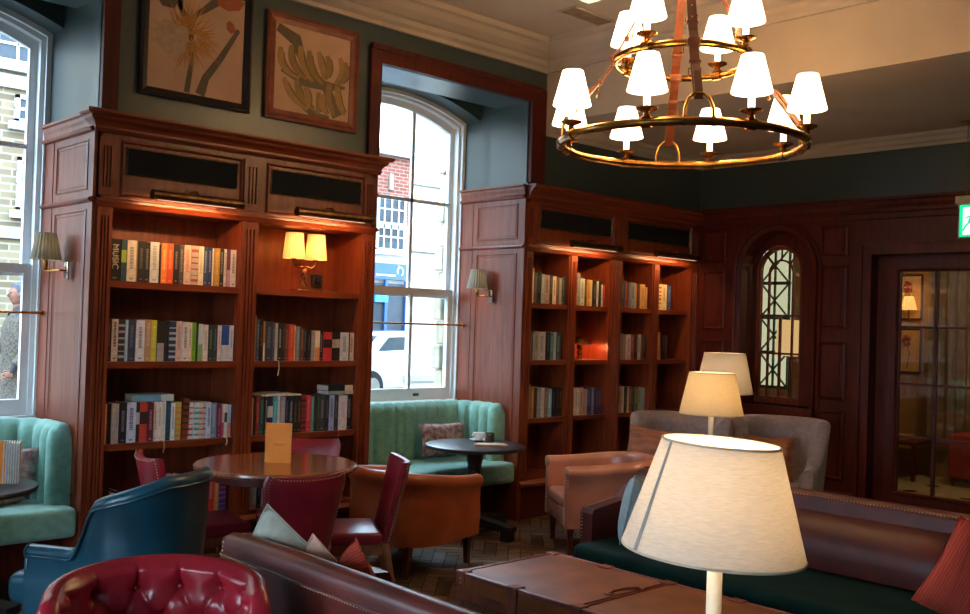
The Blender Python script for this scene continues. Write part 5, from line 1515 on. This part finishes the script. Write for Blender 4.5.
o = MB().rbox(-.14, .14, -.1, .1, 0, .05, .005).build('book', cmat('b8923c')); o.location = (11.9, 5.25, .4605); tag(o, 'yellow book lying on the low table beyond the glazed door', 'book')
point_light('lobby_fill', (10.6, 3.6, 2.9), 32, (1, .78, .52), .15)  # unseen fill without a fitting, added to brighten the lobby floor
# glowing lattice and drum lamp added behind the niche as mirror reflections
t = thing('mirrored_lattice', 'glowing pane with dark green crossed lattice, standing in for a reflection in the arched mirror', 'window', (11.28, 6.75, 0))
YL0, YL1, ZL0, ZL1 = 6.40, 6.84, 1.0, 2.75
MB().box(11.26, 11.28, YL0, YL1, ZL0, ZL1).build('pane', 'mirrorglow', t, True)
mb = MB()
for y in (YL0+.02, (YL0+YL1)/2, YL1-.02): mb.box(11.235, 11.26, y-.012, y+.012, ZL0, ZL1)
for z in [ZL0+i*(ZL1-ZL0)/4 for i in range(5)]: mb.box(11.235, 11.26, YL0, YL1, z-.02, z+.02)
for i in range(4):
    za, zb_ = ZL0+i*(ZL1-ZL0)/4, ZL0+(i+1)*(ZL1-ZL0)/4
    mb.tube([(11.245, YL0+.02, za), (11.245, YL1-.02, zb_)], .013, 5); mb.tube([(11.245, YL1-.02, za), (11.245, YL0+.02, zb_)], .013, 5)
mb.build('lattice', 'lattice', t, True)
t = thing('mirrored_lamp', 'tall cream drum-shade lamp added behind the arched mirror as its reflection', 'lamp', (10.6, 6.02, 0))  # lamp added in place of a reflection in the niche mirror
MB().open_lathe(shade_prof(.17, .15, .42, .003, 1.42), n=32).build('lamp_shade', emit('mirrored_shade_glow', (1, .72, .42, 1), .5), t, smooth=40)
MB().lathe([(.14, 0), (.14, .02), (.015, .03), (.015, 1.5)], n=16).build('pole', 'brass', t, smooth=40)

# ------------------------------------------------------------------ the street outside
mb = MB(); mb.box(-6, 30, WY+.15, 10.2, -.2, .15); struct('ground_pavement', mb, 'pave')
mb = MB(); mb.box(-6, 30, 10.2, 26, -.2, .05); struct('ground_road', mb, 'road')
def sashwin(t, x0, x1, y, z0, z1, nx_, nz_, reveal=.06, mat='white'):
    f = MB(); w_ = .05
    f.box(x0, x0+w_, y-.04, y+.03, z0, z1); f.box(x1-w_, x1, y-.04, y+.03, z0, z1); f.box(x0, x1, y-.04, y+.03, z0, z0+w_); f.box(x0, x1, y-.04, y+.03, z1-w_, z1)
    for i in range(1, nx_): x = x0+(x1-x0)*i/nx_; f.box(x-.015, x+.015, y-.03, y+.02, z0, z1)
    for i in range(1, nz_): z = z0+(z1-z0)*i/nz_; f.box(x0, x1, y-.03, y+.02, z-.015, z+.015)
    f.box(x0-.08, x1+.08, y-.10, y, z0-.10, z0)
    o = f.build('window', mat, t, True)
    MB().box(x0+.02, x1-.02, y-.012, y-.008, z0+.02, z1-.02).build('pane', 'extglass', o, True)
# buff brick building seen through the left window
t = thing('building', 'buff brick building with white sash windows outside the left window', 'building', (4.2, 14.5, .15))
MB().box(-3, 7.3, 14.0, 18, .15, 9.5).build('wall', 'buff', t, True)
MB().box(-3, 7.3, 13.93, 14.01, 4.62, 4.80).build('string_course', 'stone', t, True)
MB().box(-3, 7.3, 13.95, 14.01, 2.62, 2.78).build('string_course', 'stone', t, True)
for x in (4.42, 3.0, 1.6): sashwin(t, x+.04, x+.24 if x > 4 else x+.6, 13.98, 3.0, 3.72, 2 if x < 4 else 1, 4); sashwin(t, x-.02, x+.23 if x > 4 else x+.6, 13.98, 4.28-.1, 4.55, 1, 2)
sashwin(t, 3.9, 4.65, 13.98, 4.95, 6.0, 3, 4); sashwin(t, 1.4, 2.5, 13.98, .9, 2.3, 3, 3); sashwin(t, 4.9, 5.6, 13.98, .9, 2.3, 2, 3)
# pale stone building with quoins, right side of the middle window
t = thing('building', 'pale stone building with banding filling the right of the middle window', 'building', (12, 13, .15))
MB().prism([(9.6, 12), (16, 12), (16, 15), (12.25, 15)], .15, 7.5).build('wall', 'render', t, True)
mb = MB()
for z in (2.82, 3.86, 5.1, .8): mb.box(9.58, 16, 11.95, 12.01, z-.05, z+.04)
mb.build('string_course', 'stone', t, True)
t = thing('stone_pier', 'rough stone block pier just outside the middle window, right side', 'wall', (7.0, 8.2, .15))
mb = MB(); z = .15; i = 0
while z < 5.5:
    w_ = .22 if i % 2 else .36; mb.rbox(6.95-w_*.35, 7.5, 7.95, 8.08, z, z+.255, .02, 2); z += .26; i += 1
mb.build('blocks', 'stonerough', t, True)
# brick building with blue shopfront, left side of the middle window
t = thing('building', 'brick building with white sash window above a blue shopfront, middle window', 'building', (14.5, 20.5, .15))
MB().box(10, 16.3, 20.0, 24, 4.1, 5.9).build('upper_wall', 'redbrick', t, True)
MB().box(10, 16.3, 20.02, 24, .15, 4.1).build('lower_wall', 'render', t, True)
MB().box(10, 16.3, 19.94, 20.05, 4.0, 4.12).build('string_course', 'stone', t, True)
MB().box(10, 16.3, 19.85, 20.05, 5.86, 6.0).build('parapet', 'stone', t, True)
sashwin(t, 14.95, 15.85, 19.97, 3.45, 4.85, 4, 4); sashwin(t, 13.2, 14.1, 19.97, 3.45, 4.85, 4, 4)
mb = MB(); mb.box(15.3, 15.42, 19.94, 20.0, 5.0, 5.4); mb.build('keystone', 'stone', t, True)
MB().box(13.8, 15.95, 19.86, 20.03, 2.72, 3.12).build('shop_fascia', 'shopblue', t, True)
mb = MB()
for i in range(9): mb.box(14.9+i*.07, 14.94+i*.07, 19.85, 19.862, 2.80, 2.84)
mb.tube([(15.66+.09*math.cos(a), 19.855, 2.93+.11*math.sin(a)) for a in [i*PI/8-1.0 for i in range(13)]], .016, 6)
mb.tube([(15.62, 19.855, 3.02), (15.60, 19.855, 3.08)], .014, 6); mb.build('shop_lettering', 'china', t, True)
MB().box(14.9, 15.3, 19.85, 20.0, 2.14, 2.42).build('shop_sign', 'shopbright', t, True)
MB().box(14.6, 15.9, 19.93, 20.03, .5, 2.62).build('shop_window', 'extglass', t, True)
mb = MB()
for x in (14.6, 15.25, 15.9): mb.box(x-.04, x+.04, 19.86, 19.95, .15, 2.7)
mb.build('shop_pilasters', 'shopblue', t, True)
# parked cars
def car(label, loc, rz, body):
    t = thing('car', label, 'car', loc, rz)
    prof = [(-2.1, .30), (-2.12, .62), (-2.0, .86), (-1.35, .92), (-.75, 1.36), (.75, 1.40), (1.35, .96), (1.95, .84), (2.1, .62), (2.1, .30)]
    mb = MB(); rings = []
    for y, k in ((-.82, .93), (-.78, .98), (-.6, 1), (.6, 1), (.78, .98), (.82, .93)): rings.append([(x*(.99 if abs(y) > .8 else 1), y*(1 if z < 1 else .84), .3+(z-.3)*k) for x, z in prof])
    mb.sweep(rings); mb.build('body', body, t, smooth=40)
    mb = MB()
    for s in (-1, 1): mb.prism([(-1.2, .93), (-.70, 1.30), (.70, 1.33), (1.2, .95)], .70, .72, lambda u_, v_, w_: (u_, s*(w_+.07*(1.33-v_)/.4), v_))
    mb.prism([(-.60, .96), (.60, .96), (.5, 1.31), (-.5, 1.31)], 0, .02, lambda u_, v_, w_: (-1.33+(v_-.96)*1.52-w_, u_, v_+.01))
    mb.prism([(-.60, .98), (.60, .98), (.5, 1.33), (-.5, 1.33)], 0, .02, lambda u_, v_, w_: (1.33-(v_-.98)*1.5+w_, u_, v_+.02)); mb.build('windscreen', 'carglass', t)
    for x in (-1.32, 1.32):
        for y in (-.80, .80):
            wl = MB().lathe([(0, -.1), (.2, -.1), (.31, -.09), (.33, -.05), (.33, .05), (.31, .09), (.2, .1), (0, .1)], (x, y, .33), 24, axis=Matrix.Rotation(PI/2, 3, 'X')).build('wheel', 'tyre', t, smooth=40)
            MB().lathe([(0, -.105), (.19, -.105), (.19, .105), (0, .105)], (x, y, .33), 20, axis=Matrix.Rotation(PI/2, 3, 'X')).build('hubcap', 'chrome', wl, smooth=40)
    mb = MB(); mb.box(-2.13, -2.08, -.28, .28, .42, .53); mb.build('number_plate', 'china', t)
    for s in (-1, 1): MB().ball((-2.0, s*.6, .70), .10, .8).build('headlight', 'chrome', t)
    mb = MB(); mb.box(-2.125, -2.07, -.45, .45, .56, .72); mb.build('front_grille', 'tyre', t)
car('white car parked outside the middle window', (12.7, 16.5, .05), math.radians(10), 'carpaint')
car('grey car parked farther along outside the middle window', (14.3, 18.95, .05), math.radians(0), pbr('dark_car', S('4a545c'), .3, coat=.5))

# ------------------------------------------------------------------ man outside the left window
def skin_mesh(name, verts, edges, radii, mat, parent, sub=2, root=0):
    me = bpy.data.meshes.new(name); me.from_pydata(verts, edges, []); o = bpy.data.objects.new(name, me); COL.objects.link(o); o.parent = parent
    m = o.modifiers.new('skin', 'SKIN'); m.use_smooth_shade = True
    for i, r in enumerate(radii):
        r = r if isinstance(r, tuple) else (r, r); me.skin_vertices[0].data[i].radius = r
    me.skin_vertices[0].data[root].use_root = True
    s_ = o.modifiers.new('sub', 'SUBSURF'); s_.levels = sub; s_.render_levels = sub
    me.materials.append(M[mat]); return o
p = thing('person', 'grey-haired person in a mottled tweed coat walking past the left window', 'person', (3.76, 11.5, .05), math.radians(180))
hz = 1.0
V_ = [(0, 0, .98), (0, 0, 1.15), (.01, 0, 1.35), (.0, 0, 1.55), (.02, 0, 1.64), (.03, 0, 1.70),
      (0, .10, .92), (.06, .11, .5), (.0, .11, .10), (.12, .11, .05), (0, -.10, .92), (-.03, -.11, .5), (-.14, -.11, .12), (-.03, -.11, .05),
      (.0, .20, 1.50), (-.03, .25, 1.22), (.10, .24, 1.02), (.15, .23, .94), (.0, -.20, 1.50), (.05, -.25, 1.24), (.22, -.22, 1.12), (.28, -.20, 1.10)]
E_ = [(0, 1), (1, 2), (2, 3), (3, 4), (4, 5), (0, 6), (6, 7), (7, 8), (8, 9), (0, 10), (10, 11), (11, 12), (12, 13), (3, 14), (14, 15), (15, 16), (16, 17), (3, 18), (18, 19), (19, 20), (20, 21)]
R_ = [(.14, .17), (.12, .15), (.13, .17), (.09, .13), .055, .055, .09, .06, .042, .035, .09, .06, .042, .035, .065, .05, .038, .03, .065, .05, .038, .03]
skin_mesh('body', V_, E_, R_, 'trouser', p)
mb = MB(); prof = []
rings = []
for z, rx, ry in ((.62, .24, .27), (.75, .22, .26), (1.0, .18, .22), (1.2, .175, .22), (1.40, .18, .25), (1.50, .15, .22), (1.585, .09, .13), (1.62, .07, .08)):
    rings.append([(rx*math.cos(2*PI*k/28)*(1+.03*math.sin(k*3)), ry*math.sin(2*PI*k/28), z) for k in range(28)])
mb.sweep(rings)
mb.tube([(0, .21, 1.52), (-.03, .27, 1.22), (.11, .26, 1.03)], [.085, .07, .06], 12); mb.tube([(0, -.21, 1.52), (.06, -.27, 1.24), (.22, -.24, 1.12)], [.085, .07, .06], 12)
mb.build('coat', 'tweed', p, smooth=60)
hd = MB(); rr = []
for i in range(13):
    a = PI*i/12; z = 1.79-.125*math.cos(a); r = math.sin(a); fx_ = 1.0
    ring = []
    for k in range(20):
        th = 2*PI*k/20; x = .095*r*math.cos(th); y = .078*r*math.sin(th)
        if z < 1.75 and x > 0: x *= .92
        ring.append((x+.03+(.0 if z > 1.72 else .01), y, z))
    rr.append(ring)
hd.sweep(rr); hd.tube([(.115, 0, 1.815), (.142, 0, 1.775), (.118, 0, 1.765)], [.010, .015, .012], 8)
hd.tube([(.02, 0, 1.58), (.03, 0, 1.72)], .052, 12); 
for s in (-1, 1): hd.ball((.03, s*.08, 1.79), .022, 1.4, 8, 6)
hd.tube([(.112, -.025, 1.735), (.118, 0, 1.737), (.112, .025, 1.735)], .007, 6)
hd.build('head', 'skin', p, smooth=70)
mb = MB()
for s in (-1, 1): mb.ball((.115, s*.03, 1.81), .009, 1, 8, 6)
mb.build('eyes', 'tyre', p)
mb = MB(); rr = []
for i in range(8):
    a = PI*.56*i/7+.001; z = 1.80+.135*math.cos(a); r = math.sin(a)
    rr.append([(.015+.108*r*math.cos(2*PI*k/20)-(.02 if math.cos(2*PI*k/20) > .3 and i > 4 else 0), .092*r*math.sin(2*PI*k/20), z+(.02*i/7 if math.cos(2*PI*k/20) > .3 else -.03*i/7)) for k in range(20)])
mb.sweep(rr); mb.build('hair', 'hairgrey', p, smooth=70)
for s, ax, az in ((1, .17, .92), (-1, .30, 1.09)):
    h_ = MB(); h_.rbox(ax-.04, ax+.035, s*.225-.017, s*.225+.017, az-.03, az+.03, .012)
    for q in range(4): h_.tube([(ax+.03, s*.225, az+.022-q*.016), (ax+.06, s*.222, az+.012-q*.016), (ax+.075-.004*q, s*.215, az-.008-q*.014)], [.009, .008, .007], 6)
    h_.tube([(ax-.01, s*.21, az+.03), (ax+.03, s*.20, az+.045), (ax+.05, s*.20, az+.03)], [.010, .009, .008], 6)
    h_.build('hand', 'skin', p, smooth=60)

# ------------------------------------------------------------------ light, world, camera
w = bpy.data.worlds.new('overcast_sky'); SC.world = w; w.use_nodes = True; nt = w.node_tree; nt.nodes.clear()
out = nt.nodes.new('ShaderNodeOutputWorld'); bg = nt.nodes.new('ShaderNodeBackground'); nt.links.new(bg.outputs[0], out.inputs[0])
tc = nt.nodes.new('ShaderNodeTexCoord'); sp = nt.nodes.new('ShaderNodeSeparateXYZ'); cr = nt.nodes.new('ShaderNodeValToRGB')
nt.links.new(tc.outputs['Generated'], sp.inputs[0]); nt.links.new(sp.outputs[2], cr.inputs[0]); nt.links.new(cr.outputs[0], bg.inputs[0])
mr = nt.nodes.new('ShaderNodeMapRange'); mr.inputs[1].default_value = -1; mr.inputs[2].default_value = 1
nt.links.new(sp.outputs[2], mr.inputs[0]); nt.links.new(mr.outputs[0], cr.inputs[0])
cr.color_ramp.elements[0].position = .485; cr.color_ramp.elements[0].color = (.10, .105, .11, 1); cr.color_ramp.elements[1].position = .51; cr.color_ramp.elements[1].color = (.64, .82, 1, 1)
e1 = cr.color_ramp.elements.new(.85); e1.color = (.50, .75, 1, 1)
bg.inputs[1].default_value = 7.2

F, yaw, pitch, roll = 990., math.radians(43.22), math.radians(.937), math.radians(1.824)
f = Vector((math.sin(yaw)*math.cos(pitch), math.cos(yaw)*math.cos(pitch), math.sin(pitch))); r = Vector((math.cos(yaw), -math.sin(yaw), 0)); u_ = r.cross(f)
R_ = math.cos(roll)*r+math.sin(roll)*u_; U_ = -math.sin(roll)*r+math.cos(roll)*u_
cam = bpy.data.cameras.new('camera'); co = bpy.data.objects.new('camera', cam); COL.objects.link(co)
mt = Matrix((R_, U_, -f)).transposed().to_4x4(); mt.translation = (0, 0, H); co.matrix_world = mt
cam.sensor_width = 36; cam.lens = 36*F/970; cam.clip_start = .05
SC.camera = co
SC.view_settings.view_transform = 'Standard'; SC.view_settings.look = 'None'; SC.view_settings.gamma = 1; SC.view_settings.exposure = 1.3
SC.view_settings.use_curve_mapping = False
